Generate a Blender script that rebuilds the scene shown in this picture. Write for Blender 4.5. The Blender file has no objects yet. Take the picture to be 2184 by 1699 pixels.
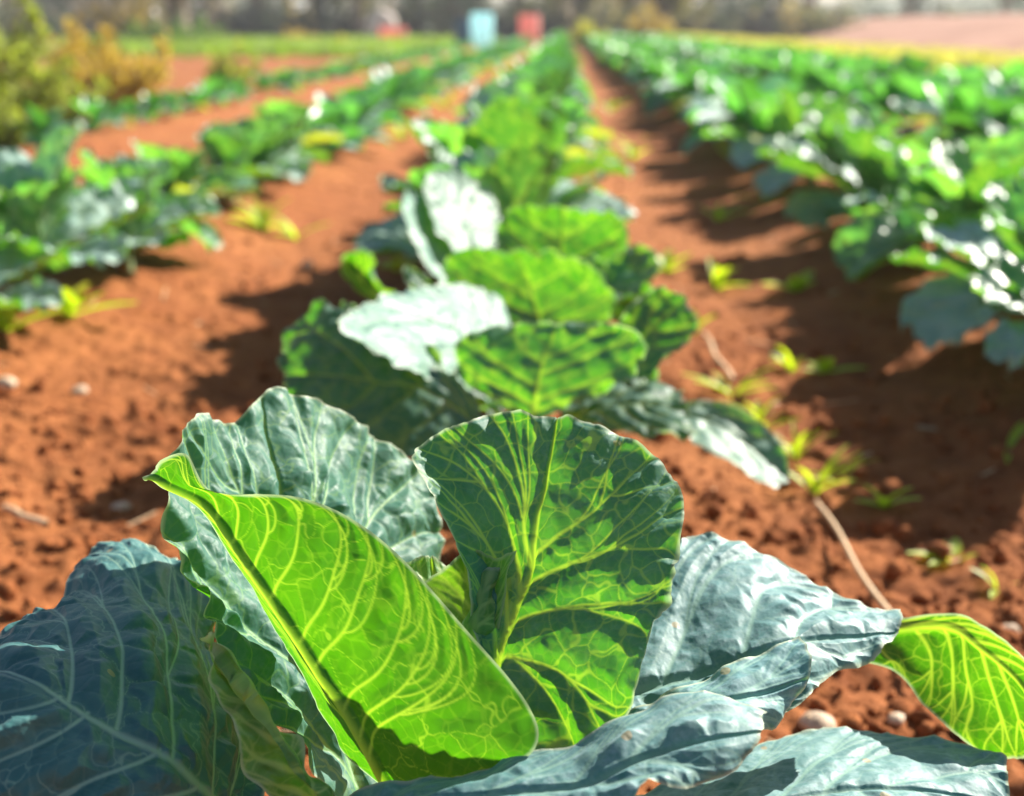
import bpy, math, random
import numpy as np
from mathutils import Vector, Matrix

R = math.radians
rng = np.random.default_rng(7)
random.seed(7)
scene = bpy.context.scene
COL = scene.collection

# ------------------------------------------------------------------ camera
CAM_H, PITCH, YAW, FPX = 0.60, 14.8, 2.06, 3000.0
cam_d = bpy.data.cameras.new('camera')
cam = bpy.data.objects.new('camera', cam_d)
COL.objects.link(cam)
cam.location = (0, 0, CAM_H)
cam.rotation_euler = (R(90 - PITCH), 0, R(YAW))
cam_d.sensor_width = 36.0
cam_d.sensor_fit = 'HORIZONTAL'
cam_d.lens = FPX / 2184.0 * 36.0
cam_d.clip_start, cam_d.clip_end = 0.02, 3000
cam_d.dof.use_dof = True
cam_d.dof.focus_distance = 0.85
cam_d.dof.aperture_fstop = 5.3
scene.camera = cam
CM = np.array(cam.rotation_euler.to_matrix())
CAMP = np.array([0, 0, CAM_H])


def at(px, py, d):
    """world point d metres along the optical axis through photo point (2184 x 1699 grid)"""
    v = np.array([(px - 1092) / FPX, -(py - 849.5) / FPX, -1.0]) * d
    return CM @ v + CAMP


def on_ground(px, py, z=-0.04):
    v = CM @ np.array([(px - 1092) / FPX, -(py - 849.5) / FPX, -1.0])
    return CAMP + v * ((z - CAM_H) / v[2])


# ------------------------------------------------------------------ numpy noise
def _hash(ix, iy, iz, seed):
    n = (ix.astype(np.int64) * 374761393 + iy.astype(np.int64) * 668265263 + iz.astype(np.int64) * 2147483647 + seed * 1274126177) & 0xFFFFFFFF
    n = ((n ^ (n >> 13)) * 1274126177) & 0xFFFFFFFF
    n = ((n ^ (n >> 15)) * 2246822519) & 0xFFFFFFFF
    return ((n ^ (n >> 16)) & 0xFFFFFF).astype(np.float64) / 0xFFFFFF


def vnoise(p, seed=0):
    f = np.floor(p)
    t = p - f
    t = t * t * t * (t * (t * 6 - 15) + 10)
    i = f.astype(np.int64)
    out = 0
    for dx in (0, 1):
        for dy in (0, 1):
            for dz in (0, 1):
                w = (t[..., 0] if dx else 1 - t[..., 0]) * (t[..., 1] if dy else 1 - t[..., 1]) * (t[..., 2] if dz else 1 - t[..., 2])
                out = out + w * _hash(i[..., 0] + dx, i[..., 1] + dy, i[..., 2] + dz, seed)
    return out * 2 - 1


def fbm(p, octaves=4, seed=0, gain=0.5):
    a, s, out = 1.0, 0.0, 0
    for o in range(octaves):
        out = out + a * vnoise(p * (2.03 ** o) + 17.3 * o, seed + o)
        s += a
        a *= gain
    return out / s


def n1(x, seed, octs=3):
    p = np.stack([x, np.full_like(x, seed * 7.31 + .5), np.full_like(x, .5)], -1)
    return fbm(p, octs, seed)


def worley(p, seed=0):
    f = np.floor(p)
    i = f.astype(np.int64)
    a = np.full(p.shape[:-1], 9.0)
    b = np.full(p.shape[:-1], 9.0)
    for dx in (-1, 0, 1):
        for dy in (-1, 0, 1):
            for dz in (-1, 0, 1):
                cx, cy, cz = i[..., 0] + dx, i[..., 1] + dy, i[..., 2] + dz
                q = np.stack([cx + _hash(cx, cy, cz, seed), cy + _hash(cx, cy, cz, seed + 1), cz + _hash(cx, cy, cz, seed + 2)], -1)
                d = np.sqrt(((q - p) ** 2).sum(-1))
                b = np.where(d < a, a, np.minimum(b, d))
                a = np.minimum(a, d)
    return a, b


# ------------------------------------------------------------------ mesh / object helpers
def mesh_from(name, v, f, mat=None, smooth=True, attrs=None):
    """v (N,3), f (M,k) numpy -> mesh data"""
    me = bpy.data.meshes.new(name)
    v = np.ascontiguousarray(v, dtype=np.float32)
    f = np.ascontiguousarray(f, dtype=np.int32)
    k = f.shape[1]
    me.vertices.add(len(v))
    me.vertices.foreach_set('co', v.ravel())
    me.loops.add(f.size)
    me.loops.foreach_set('vertex_index', f.ravel())
    me.polygons.add(len(f))
    me.polygons.foreach_set('loop_start', np.arange(0, f.size, k, dtype=np.int32))
    me.polygons.foreach_set('loop_total', np.full(len(f), k, dtype=np.int32))
    me.polygons.foreach_set('use_smooth', np.full(len(f), smooth, dtype=bool))
    for an, av in (attrs or {}).items():
        at_ = me.attributes.new(an, 'FLOAT', 'POINT')
        at_.data.foreach_set('value', np.ascontiguousarray(av, dtype=np.float32).ravel())
    if mat:
        me.materials.append(mat)
    me.update(calc_edges=True)
    return me


def link(name, me, parent=None, loc=(0, 0, 0), rz=0.0, sc=1.0):
    o = bpy.data.objects.new(name, me)
    COL.objects.link(o)
    o.location = loc
    o.rotation_euler = (0, 0, rz)
    o.scale = (sc, sc, sc)
    if parent:
        o.parent = parent
    return o


def tag(o, label=None, cat=None, group=None, kind=None):
    for k, v in (('label', label), ('category', cat), ('group', group), ('kind', kind)):
        if v:
            o[k] = v
    return o


def grid_faces(n, m, flip=False):
    i, j = np.meshgrid(np.arange(n - 1), np.arange(m - 1), indexing='ij')
    a = (i * m + j).ravel()
    f = np.stack([a, a + 1, a + m + 1, a + m], -1)
    return f[:, ::-1] if flip else f


def join_arrays(parts):
    vs, fs, b = [], [], 0
    for v, f in parts:
        vs.append(v)
        fs.append(f + b)
        b += len(v)
    return np.concatenate(vs), np.concatenate(fs)


def tube(path, rad, seg=8):
    path = np.asarray(path, float)
    rad = np.broadcast_to(np.asarray(rad, float), (len(path),))
    t = np.gradient(path, axis=0)
    t /= np.linalg.norm(t, axis=1)[:, None] + 1e-9
    ref = np.where(np.abs(t[:, 2:3]) > .9, [[1., 0, 0]], [[0, 0, 1.]])
    a = np.cross(t, ref)
    a /= np.linalg.norm(a, axis=1)[:, None] + 1e-9
    b = np.cross(t, a)
    th = np.linspace(0, 2 * np.pi, seg, endpoint=False)
    v = path[:, None] + rad[:, None, None] * (np.cos(th)[None, :, None] * a[:, None] + np.sin(th)[None, :, None] * b[:, None])
    n = len(path)
    i, j = np.meshgrid(np.arange(n - 1), np.arange(seg), indexing='ij')
    i, j = i.ravel(), j.ravel()
    f = np.stack([i * seg + j, i * seg + (j + 1) % seg, (i + 1) * seg + (j + 1) % seg, (i + 1) * seg + j], -1)
    v = v.reshape(-1, 3)
    c0, c1 = len(v), len(v) + 1
    v = np.concatenate([v, path[:1], path[-1:]])
    k = np.arange(seg)
    f = np.concatenate([f, np.stack([np.full(seg, c0), (k + 1) % seg, k, k], -1), np.stack([np.full(seg, c1), (n - 1) * seg + k, (n - 1) * seg + (k + 1) % seg, (n - 1) * seg + (k + 1) % seg], -1)])
    # triangles written as quads with a doubled index are invalid: split the cap off as tiny quads instead
    f = f[:-2 * seg]
    return v[:-2], f


def lathe(prof, seg=28):
    prof = np.asarray(prof, float)
    th = np.linspace(0, 2 * np.pi, seg, endpoint=False)
    v = np.stack([prof[:, 0, None] * np.cos(th), prof[:, 0, None] * np.sin(th), np.repeat(prof[:, 1, None], seg, 1)], -1).reshape(-1, 3)
    n = len(prof)
    i, j = np.meshgrid(np.arange(n - 1), np.arange(seg), indexing='ij')
    i, j = i.ravel(), j.ravel()
    f = np.stack([i * seg + j, i * seg + (j + 1) % seg, (i + 1) * seg + (j + 1) % seg, (i + 1) * seg + j], -1)
    return v, f


# ------------------------------------------------------------------ materials
def new_mat(name):
    m = bpy.data.materials.new(name)
    m.use_nodes = True
    nt = m.node_tree
    nt.nodes.clear()
    return m, nt


def N(nt, t, **kw):
    n = nt.nodes.new(t)
    for k, v in kw.items():
        if k in n.inputs:
            n.inputs[k].default_value = v
        else:
            setattr(n, k, v)
    return n


def mixc(nt, fac, a, b, blend='MIX'):
    n = nt.nodes.new('ShaderNodeMix')
    n.data_type = 'RGBA'
    n.blend_type = blend
    n.clamp_factor = True
    for idx, x in ((0, fac), (6, a), (7, b)):
        if isinstance(x, bpy.types.NodeSocket):
            nt.links.new(x, n.inputs[idx])
        else:
            n.inputs[idx].default_value = x if idx == 0 else (*x, 1)
    return n.outputs[2]


def ramp(nt, src, lo, hi, a=0.0, b=1.0):
    n = nt.nodes.new('ShaderNodeMapRange')
    n.clamp = True
    nt.links.new(src, n.inputs[0])
    n.inputs[1].default_value, n.inputs[2].default_value = lo, hi
    n.inputs[3].default_value, n.inputs[4].default_value = a, b
    return n.outputs[0]


def noise(nt, scale, detail=4, rough=.55, vec=None, dist=0.0):
    n = N(nt, 'ShaderNodeTexNoise')
    n.inputs['Scale'].default_value = scale
    n.inputs['Detail'].default_value = detail
    n.inputs['Roughness'].default_value = rough
    n.inputs['Distortion'].default_value = dist
    if vec:
        nt.links.new(vec, n.inputs['Vector'])
    return n.outputs['Fac']


def mathn(nt, op, a, b=None):
    n = nt.nodes.new('ShaderNodeMath')
    n.operation = op
    for i, x in enumerate((a, b)):
        if x is None:
            continue
        if isinstance(x, bpy.types.NodeSocket):
            nt.links.new(x, n.inputs[i])
        else:
            n.inputs[i].default_value = x
    return n.outputs[0]


def leaf_material(name, top_a, top_b, under, vein_top, vein_under, trans_a, trans_b, tfac=.42, rough=.42, wax=.5, wax_col=(.30, .44, .39), spec=.5, sheen=.14, vein_tr=(.40, .66, .025), fine=True, dry=None):
    m, nt = new_mat(name)
    L = nt.links.new
    vein = N(nt, 'ShaderNodeAttribute', attribute_name='vein').outputs['Fac']
    edge = N(nt, 'ShaderNodeAttribute', attribute_name='edge').outputs['Fac']
    geo = N(nt, 'ShaderNodeNewGeometry')
    back = geo.outputs['Backfacing']
    pos = N(nt, 'ShaderNodeTexCoord').outputs['Object']
    rnd = N(nt, 'ShaderNodeObjectInfo').outputs['Random']
    big = noise(nt, 22, 3, .6, pos)
    mot = noise(nt, 160, 4, .65, pos)
    c = mixc(nt, ramp(nt, big, .3, .7), top_a, top_b)
    # the pale waxy bloom lies on the leaf in cloudy patches and specks
    bloom = mathn(nt, 'MULTIPLY', ramp(nt, mot, .42, .75), ramp(nt, noise(nt, 38, 3, .6, pos), .35, .7))
    c = mixc(nt, mathn(nt, 'MULTIPLY', bloom, wax), c, wax_col)
    c = mixc(nt, mathn(nt, 'MULTIPLY', vein, .85), c, vein_top)
    u = mixc(nt, ramp(nt, big, .3, .7), under, tuple(x * .75 for x in under))
    u = mixc(nt, vein, u, vein_under)
    c = mixc(nt, back, c, u)
    # sparse tan specks and bites, each with its own size
    sp = N(nt, 'ShaderNodeTexVoronoi')
    sp.inputs['Scale'].default_value = 48
    L(pos, sp.inputs['Vector'])
    sx_ = N(nt, 'ShaderNodeSeparateColor')
    L(sp.outputs['Color'], sx_.inputs[0])
    rad_ = mathn(nt, 'MULTIPLY', ramp(nt, sx_.outputs[0], .80, 1.0), .17)
    spot = mathn(nt, 'MULTIPLY', mathn(nt, 'LESS_THAN', sp.outputs['Distance'], rad_), .75)
    c = mixc(nt, spot, c, (.30, .24, .11))
    c = mixc(nt, mathn(nt, 'MULTIPLY', edge, .75), c, (.42, .46, .30))
    hsv = N(nt, 'ShaderNodeHueSaturation')
    L(ramp(nt, rnd, 0, 1, .80, 1.22), hsv.inputs['Value'])
    L(ramp(nt, rnd, 0, 1, .49, .512), hsv.inputs['Hue'])
    L(c, hsv.inputs['Color'])
    c = hsv.outputs[0]
    t = mixc(nt, ramp(nt, big, .3, .7), trans_a, trans_b)
    t = mixc(nt, ramp(nt, mot, .5, .8, 0, .35), t, tuple(x * .6 for x in trans_a))
    t = mixc(nt, vein, t, vein_tr)
    t = mixc(nt, mathn(nt, 'MULTIPLY', edge, .8), t, (.42, .55, .30))
    if dry:
        d = ramp(nt, noise(nt, 9, 3, .6, pos), .5, .62)
        c = mixc(nt, d, c, dry)
        t = mixc(nt, d, t, dry)
    bs = N(nt, 'ShaderNodeBsdfPrincipled')
    L(c, bs.inputs['Base Color'])
    L(ramp(nt, mot, .3, .75, rough - .07, rough + .14), bs.inputs['Roughness'])
    bs.inputs['Specular IOR Level'].default_value = spec
    bs.inputs['Sheen Weight'].default_value = sheen
    bs.inputs['Sheen Roughness'].default_value = .45
    bs.inputs['Sheen Tint'].default_value = (.72, .90, 1.0, 1)
    tr = N(nt, 'ShaderNodeBsdfTranslucent')
    L(t, tr.inputs['Color'])
    if fine:
        bp = N(nt, 'ShaderNodeBump')
        bp.inputs['Strength'].default_value = .35
        bp.inputs['Distance'].default_value = .0006
        vo = N(nt, 'ShaderNodeTexVoronoi')
        vo.feature = 'SMOOTH_F1'
        vo.inputs['Scale'].default_value = 420
        L(pos, vo.inputs['Vector'])
        h = mathn(nt, 'ADD', mathn(nt, 'MULTIPLY', vo.outputs['Distance'], -.6), mot)
        L(h, bp.inputs['Height'])
        L(bp.outputs[0], bs.inputs['Normal'])
    mx = N(nt, 'ShaderNodeMixShader')
    mx.inputs[0].default_value = tfac
    L(bs.outputs[0], mx.inputs[1])
    L(tr.outputs[0], mx.inputs[2])
    out = N(nt, 'ShaderNodeOutputMaterial')
    L(mx.outputs[0], out.inputs[0])
    return m


def plain_mat(name, a, b, scale=8, rough=.8, bump=.0, spec=.3, trans=None, tfac=.4):
    m, nt = new_mat(name)
    L = nt.links.new
    pos = N(nt, 'ShaderNodeTexCoord').outputs['Object']
    f = noise(nt, scale, 5, .6, pos)
    c = mixc(nt, ramp(nt, f, .3, .7), a, b)
    bs = N(nt, 'ShaderNodeBsdfPrincipled')
    L(c, bs.inputs['Base Color'])
    bs.inputs['Roughness'].default_value = rough
    bs.inputs['Specular IOR Level'].default_value = spec
    if bump:
        bp = N(nt, 'ShaderNodeBump')
        bp.inputs['Distance'].default_value = bump
        L(noise(nt, scale * 6, 5, .6, pos), bp.inputs['Height'])
        L(bp.outputs[0], bs.inputs['Normal'])
    out = N(nt, 'ShaderNodeOutputMaterial')
    sh = bs.outputs[0]
    if trans:
        tr = N(nt, 'ShaderNodeBsdfTranslucent')
        tr.inputs['Color'].default_value = (*trans, 1)
        mx = N(nt, 'ShaderNodeMixShader')
        mx.inputs[0].default_value = tfac
        L(sh, mx.inputs[1])
        L(tr.outputs[0], mx.inputs[2])
        sh = mx.outputs[0]
    L(sh, out.inputs[0])
    return m


def soil_material():
    m, nt = new_mat('red_soil')
    L = nt.links.new
    geo = N(nt, 'ShaderNodeNewGeometry')
    pos = geo.outputs['Position']
    big = noise(nt, 1.3, 4, .6, pos)
    mid = noise(nt, 14, 5, .65, pos)
    fin = noise(nt, 130, 5, .7, pos)
    c = mixc(nt, ramp(nt, mid, .3, .72), (.15, .042, .013), (.345, .122, .040))
    c = mixc(nt, ramp(nt, big, .4, .75, 0, .5), c, (.40, .165, .058))
    c = mixc(nt, ramp(nt, fin, .58, .78, 0, .6), c, (.40, .18, .08))
    c = mixc(nt, ramp(nt, fin, .42, .2, 0, .6), c, (.09, .022, .009))
    # paler, greyer tilled land beyond the cabbage field on the right
    sx = N(nt, 'ShaderNodeSeparateXYZ')
    L(pos, sx.inputs[0])
    pale = ramp(nt, mathn(nt, 'ADD', sx.outputs[0], mathn(nt, 'MULTIPLY', big, 1.5)), 5.4, 6.6)
    c = mixc(nt, pale, c, (.36, .19, .13))
    bs = N(nt, 'ShaderNodeBsdfPrincipled')
    L(c, bs.inputs['Base Color'])
    bs.inputs['Roughness'].default_value = .95
    bs.inputs['Specular IOR Level'].default_value = .12
    bp = N(nt, 'ShaderNodeBump')
    bp.inputs['Distance'].default_value = .006
    bp.inputs['Strength'].default_value = .9
    L(mathn(nt, 'ADD', fin, mathn(nt, 'MULTIPLY', noise(nt, 420, 3, .6, pos), .4)), bp.inputs['Height'])
    L(bp.outputs[0], bs.inputs['Normal'])
    out = N(nt, 'ShaderNodeOutputMaterial')
    L(bs.outputs[0], out.inputs[0])
    return m


M_HERO = leaf_material('cabbage_leaf', (.026, .120, .088), (.060, .185, .125), (.025, .10, .010), (.17, .35, .11), (.34, .47, .08),
                       (.050, .255, .002), (.095, .345, .003), tfac=.48, rough=.52, spec=.42)
M_GLARE = leaf_material('glare_leaf', (.06, .17, .13), (.12, .26, .205), (.05, .17, .04), (.2, .36, .2), (.34, .47, .08),
                       (.06, .32, .004), (.10, .40, .006), tfac=.3, rough=.5, wax=.7, wax_col=(.40, .52, .47), spec=.45)  # leaf colour paled so that it carries the white sun glare
M_OUTER_SHADE = leaf_material('outer_leaf_shade', (.022, .096, .102), (.048, .152, .150), (.03, .12, .012), (.26, .40, .31), (.34, .47, .12),
                      (.05, .30, .008), (.08, .36, .012), tfac=.04, rough=.5, wax=.3, wax_col=(.16, .30, .30), spec=.4, sheen=.04, vein_tr=(.10, .40, .03))  # less bloom than other outer leaves; colour also darkened for its shade
M_OUTER = leaf_material('outer_leaf', (.05, .155, .168), (.11, .245, .250), (.045, .16, .02), (.20, .36, .30), (.34, .47, .12),
                        (.06, .34, .008), (.10, .42, .012), tfac=.12, rough=.55, wax=.8, wax_col=(.44, .58, .61), spec=.4, vein_tr=(.16, .46, .03))
M_YOUNG = leaf_material('young_leaf', (.05, .17, .04), (.08, .22, .05), (.10, .24, .05), (.34, .45, .17), (.34, .47, .11),
                        (.20, .50, .004), (.30, .58, .01), tfac=.42, wax=.2)
M_FIELD = leaf_material('field_leaf', (.032, .145, .085), (.06, .20, .10), (.05, .17, .04), (.26, .40, .16), (.3, .42, .12),
                        (.11, .46, .05), (.19, .57, .05), tfac=.44, rough=.36, spec=.8, fine=False)
M_FIELD_GLARE = leaf_material('field_leaf_glare', (.15, .29, .24), (.27, .41, .36), (.07, .20, .06), (.34, .44, .26), (.3, .42, .12),
                       (.08, .36, .02), (.14, .44, .02), tfac=.28, rough=.47, wax=.8, wax_col=(.54, .64, .60), spec=.6, fine=False)  # field leaf with white glare put into a paler base colour
M_YELLOW = leaf_material('yellowing_leaf', (.26, .33, .03), (.36, .38, .04), (.32, .36, .05), (.5, .5, .2), (.5, .5, .2),
                         (.5, .62, .02), (.6, .58, .03), tfac=.45, wax=.1, fine=False)
M_STEM = plain_mat('cabbage_stem', (.20, .27, .12), (.30, .36, .18), 30, .6)
M_SOIL = soil_material()
M_CLOD = plain_mat('soil_clod', (.13, .036, .012), (.34, .12, .04), 40, .95, .003, .1)
M_STRAW = plain_mat('dry_straw', (.50, .32, .17), (.66, .48, .30), 60, .7, .001)
M_PEBBLE = plain_mat('pale_pebble', (.40, .28, .18), (.56, .44, .32), 50, .7, .001)
M_WEED = plain_mat('weed_leaf', (.26, .38, .03), (.40, .50, .05), 30, .5, 0, .4, (.62, .80, .02), .5)
M_GRASS = plain_mat('meadow_grass', (.10, .22, .03), (.24, .34, .05), 3, .6, 0, .3, (.3, .5, .03), .4)
M_YGRASS = plain_mat('yellow_grass', (.38, .38, .05), (.60, .50, .16), 2.2, .7, 0, .3, (.6, .6, .08), .4)

# ------------------------------------------------------------------ ground
ROWS = [-2.75, -1.19, -0.15, 0.97, 2.07, 3.17]
RX = np.array(ROWS)


def ground_base(x, y):
    d = np.abs(x[..., None] - RX).min(-1)
    prof = np.exp(-(d / .27) ** 2)
    inside = 1 / (1 + np.exp((np.abs(x - .3) - 3.5) / .15))
    z = -0.085 + .085 * prof * inside + .03 * (1 - inside)
    return z


def ground_z(x, y, fine=True):
    x = np.asarray(x, float)
    y = np.asarray(y, float)
    z = ground_base(x, y)
    p = np.stack([x, y, np.zeros_like(x)], -1)
    z = z + .022 * fbm(p * 2.4, 3, 11)
    near = np.clip((7.0 - np.hypot(x, y)) / 4.0, 0, 1)
    if fine:
        a, b = worley(p * 16 + .35 * fbm(p * 20, 2, 3)[..., None], 21)
        z = z + near * .016 * np.clip(1 - a * 1.35, 0, 1) * (vnoise(p * 5, 4) > -.25)
        a, b = worley(p * 42, 31)
        z = z + near * .007 * np.clip(1 - a * 1.3, 0, 1)
        z = z + near * .006 * fbm(p * 90, 3, 5)
    return z


def gz1(x, y):
    return float(ground_z(np.array([x]), np.array([y]))[0])


def axis_lines(lo, hi, step, far, growth):
    mid = np.arange(lo, hi, step)
    up = [hi]
    s = step
    while up[-1] < far[1]:
        s *= growth
        up.append(up[-1] + s)
    dn = [lo]
    s = step
    while dn[-1] > far[0]:
        s *= growth
        dn.append(dn[-1] - s)
    return np.array(dn[:0:-1] + list(mid) + up)


gx = axis_lines(-.95, 1.1, .0065, (-420, 420), 1.045)
gy = axis_lines(.9, 3.0, .0065, (-12, 700), 1.03)
GX, GY = np.meshgrid(gx, gy, indexing='ij')
GZ = ground_z(GX, GY)
gme = mesh_from('ground', np.stack([GX, GY, GZ], -1).reshape(-1, 3), grid_faces(len(gx), len(gy), flip=True), M_SOIL)
tag(link('ground', gme), kind='structure')


# ------------------------------------------------------------------ spline surfaces and cabbage leaves
def nat_spline(P, t):
    """natural cubic spline through P (n,...) at params t in 0..1"""
    n = len(P)
    if n == 2:
        return P[0] + (P[1] - P[0]) * t.reshape((-1,) + (1,) * (P.ndim - 1))
    A = np.zeros((n, n))
    A[0, 0] = A[-1, -1] = 1
    B = np.zeros_like(P)
    for i in range(1, n - 1):
        A[i, i - 1:i + 2] = 1, 4, 1
        B[i] = 6 * (P[i + 1] - 2 * P[i] + P[i - 1])
    Mm = np.linalg.solve(A, B.reshape(n, -1)).reshape(P.shape)
    x = np.clip(t, 0, 1) * (n - 1)
    i = np.minimum(x.astype(int), n - 2)
    f = (x - i).reshape((-1,) + (1,) * (P.ndim - 1))
    g = 1 - f
    return g * P[i] + f * P[i + 1] + ((g ** 3 - g) * Mm[i] + (f ** 3 - f) * Mm[i + 1]) / 6


class Surf:
    def __init__(self, grid):
        self.P = np.asarray(grid, float)
        self.T = nat_spline(nat_spline(self.P, np.linspace(0, 1, 65)).transpose(1, 0, 2), np.linspace(0, 1, 65)).transpose(1, 0, 2)

    def ev(self, u, v):
        x = np.clip(u, 0, 1) * 64
        y = np.clip(v, 0, 1) * 64
        i = np.minimum(x.astype(int), 63)
        j = np.minimum(y.astype(int), 63)
        f = (x - i)[..., None]
        g = (y - j)[..., None]
        T = self.T
        return (1 - f) * ((1 - g) * T[i, j] + g * T[i, j + 1]) + f * ((1 - g) * T[i + 1, j] + g * T[i + 1, j + 1])


def block_dist(P, S, W, Rmax):
    """P (n,m,3): distance to nearest sample of S and the smallest distance / width"""
    n, m = P.shape[:2]
    D = np.full((n, m), Rmax)
    Q = np.full((n, m), 99.0)
    B = 14
    for i in range(0, n, B):
        for j in range(0, m, B):
            b = P[i:i + B, j:j + B]
            q = b.reshape(-1, 3)
            c = q.mean(0)
            r = np.sqrt(((q - c) ** 2).sum(1)).max()
            k = ((S - c) ** 2).sum(1) < (r + Rmax) ** 2
            if not k.any():
                continue
            d = np.sqrt(((q[:, None] - S[None, k]) ** 2).sum(-1))
            D[i:i + B, j:j + B] = np.minimum(Rmax, d.min(1)).reshape(b.shape[:2])
            Q[i:i + B, j:j + B] = (d / W[None, k]).min(1).reshape(b.shape[:2])
    return D, Q


def grow_veins(surf, v0, nlat, rg, bend=1.2, umax=.7, pstart=.2, wig=1.0):
    """midrib and forking laterals; each lateral heads for its own stretch of the leaf margin"""
    S, W = [], []

    def add(u, v, w0, w1):
        p = surf.ev(u, v)
        ln = np.sqrt((np.diff(p, axis=0) ** 2).sum(1)).sum()
        k = max(8, int(ln / .0006))
        t = np.linspace(0, 1, k)
        s = np.linspace(0, 1, len(u))
        S.append(surf.ev(np.interp(t, s, u), np.interp(t, s, v)))
        W.append(w0 + (w1 - w0) * t)
    t = np.linspace(0, 1, 40)
    add(t * .97, v0 + .012 * np.sin(t * 5 + rg.random() * 6), .0036, .0006)
    mid_n = len(S)
    for side in (-1, 1):
        ve = 1.0 if side > 0 else 0.0
        pu = np.concatenate([np.linspace(pstart, 1, 60), np.ones(40)])
        pv = np.concatenate([np.full(60, ve), np.linspace(ve, v0, 40)])
        pp = surf.ev(pu, pv)
        cum = np.concatenate([[0], np.cumsum(np.sqrt((np.diff(pp, axis=0) ** 2).sum(1)))])
        cum /= cum[-1]
        goal = lambda q: (np.interp(q, cum, pu) * .985, np.interp(q, cum, pv))
        for k in range(nlat):
            f = (k + .5 + rg.uniform(-.22, .22)) / (nlat + .35)
            u0 = .03 + umax * max(0, (k + rg.uniform(-.25, .25) + (.3 if side > 0 else 0)) / nlat) ** 1.1
            u1, v1 = goal(f)
            ph, wa = rg.random() * 6, rg.uniform(.002, .008) * wig
            uu = u0 + (u1 - u0) * t ** bend + wa * np.sin(t * 8 + ph) * t
            vv = v0 + (v1 - v0) * t ** .92 + wa * np.sin(t * 11 + ph * 2) * t
            add(uu, vv, .0016, .0004)
            for q in range(3):
                i0 = int(rg.uniform(.25, .75) * 39)
                sg = -1 if q == 1 else 1
                u2, v2 = goal(np.clip(f + sg * rg.uniform(.25, .55) / nlat, .0, .98))
                tt = np.linspace(0, 1, 20)
                add(uu[i0] + (u2 - uu[i0]) * tt ** 1.15 + wa * np.sin(tt * 7 + ph) * tt, vv[i0] + (v2 - vv[i0]) * tt ** .85 + wa * np.sin(tt * 9 + ph) * tt, .0009, .00035)
    return S, W, mid_n


def leaf_arrays(grid, seed=1, v0=.5, nlat=7, res=.00078, puck=1.0, ruffle=1.0, rag=.03, front=True, ter=.016, tw=1.0, minn=24, maxn=390, toward=None, bend=1.2, mid=1.0, umax=.7, pstart=.2, lw=1.0, mw=1.0, ds=.007, wig=1.0):
    rg = np.random.default_rng(seed)
    sf = Surf(grid)
    T = sf.T
    lu = np.sqrt((np.diff(T, axis=0) ** 2).sum(-1)).sum(0).max()
    lv = np.sqrt((np.diff(T, axis=1) ** 2).sum(-1)).sum(1).max()
    n = int(np.clip(lu / res, minn, maxn))
    m = int(np.clip(lv / res, minn, maxn))
    u, v = np.meshgrid(np.linspace(0, 1, n), np.linspace(0, 1, m), indexing='ij')
    e = lambda x, s: .5 + .5 * n1(x, s, 4)
    U = u * (1 - rag * 1.3 * e(v * 9, seed * 3 + 1) * u ** 5)
    side = np.where(v > .5, e(u * 9 + 40, seed * 3 + 2), e(u * 9, seed * 3 + 3))
    V = .5 + (v - .5) * (1 - rag * side * np.abs(2 * v - 1) ** 5)
    P = sf.ev(U, V)
    # smooth normals
    Nn = np.cross(np.gradient(P, axis=1), np.gradient(P, axis=0))
    Nn /= np.linalg.norm(Nn, axis=-1, keepdims=True) + 1e-12
    tw_ = (CAMP if toward is None else toward) - P
    flip = (Nn * tw_).sum(-1).mean() < 0
    if flip:
        Nn = -Nn
    if not front:
        Nn = -Nn
        flip = not flip
    S, W, mid_n = grow_veins(sf, v0, nlat, rg, bend, umax, pstart, wig)
    Sm, Wm = np.concatenate(S[:mid_n]), np.concatenate(W[:mid_n])
    Sl, Wl = np.concatenate(S[mid_n:]), np.concatenate(W[mid_n:])
    Dm, Qm = block_dist(P, Sm, Wm * mw, .02)
    Dl, Ql = block_dist(P, Sl, Wl * lw, .02)
    bp = np.concatenate([P[:, 0], P[:, -1], P[-1]])
    De, _ = block_dist(P, bp, np.ones(len(bp)), .02)
    pw = P / ter + .28 * np.stack([fbm(P * 70 + 9, 2, seed), fbm(P * 70 + 31, 2, seed + 5), fbm(P * 70 + 57, 2, seed + 9)], -1)
    a, b = worley(pw, seed)
    E = (b - a) * .5 * ter
    a2, b2 = worley(P / (ter * .42), seed + 50)
    E2 = (b2 - a2) * .5 * ter * .42
    vein = np.maximum.reduce([np.clip(1.35 - Qm, 0, 1), .95 * np.clip(1.5 - Ql, 0, 1), .5 * np.clip(1.5 - E / (.00036 * tw), 0, 1), .12 * np.clip(1.4 - E2 / .0003, 0, 1)])
    dl = np.minimum(Dm, Dl)
    h = .0022 * (1 - np.exp(-(dl / ds) ** 2)) + .0020 * (1 - np.exp(-(np.minimum(E, dl) / .0065) ** 2)) + .00012 * (1 - np.exp(-(E2 / .001) ** 2))
    h = h * puck * (.55 + .9 * np.clip(.5 + .8 * fbm(P * 18, 2, seed + 3), 0, 1))
    h = h - .0022 * mid * np.clip(1.2 - Qm * .75, 0, 1) ** .7
    h = h + .005 * puck * fbm(P * 14, 2, seed + 8)
    h = h + ruffle * np.exp(-De / .014) * .0065 * fbm(P * 48, 2, seed + 12)
    P2 = P + Nn * h[..., None]
    edge = np.clip(1.3 - De / .0017, 0, 1)
    return P2.reshape(-1, 3), grid_faces(n, m, flip=flip), vein.ravel(), edge.ravel()


def px_grid(rows):
    return [[at(*p) for p in r] for r in rows]


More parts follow.
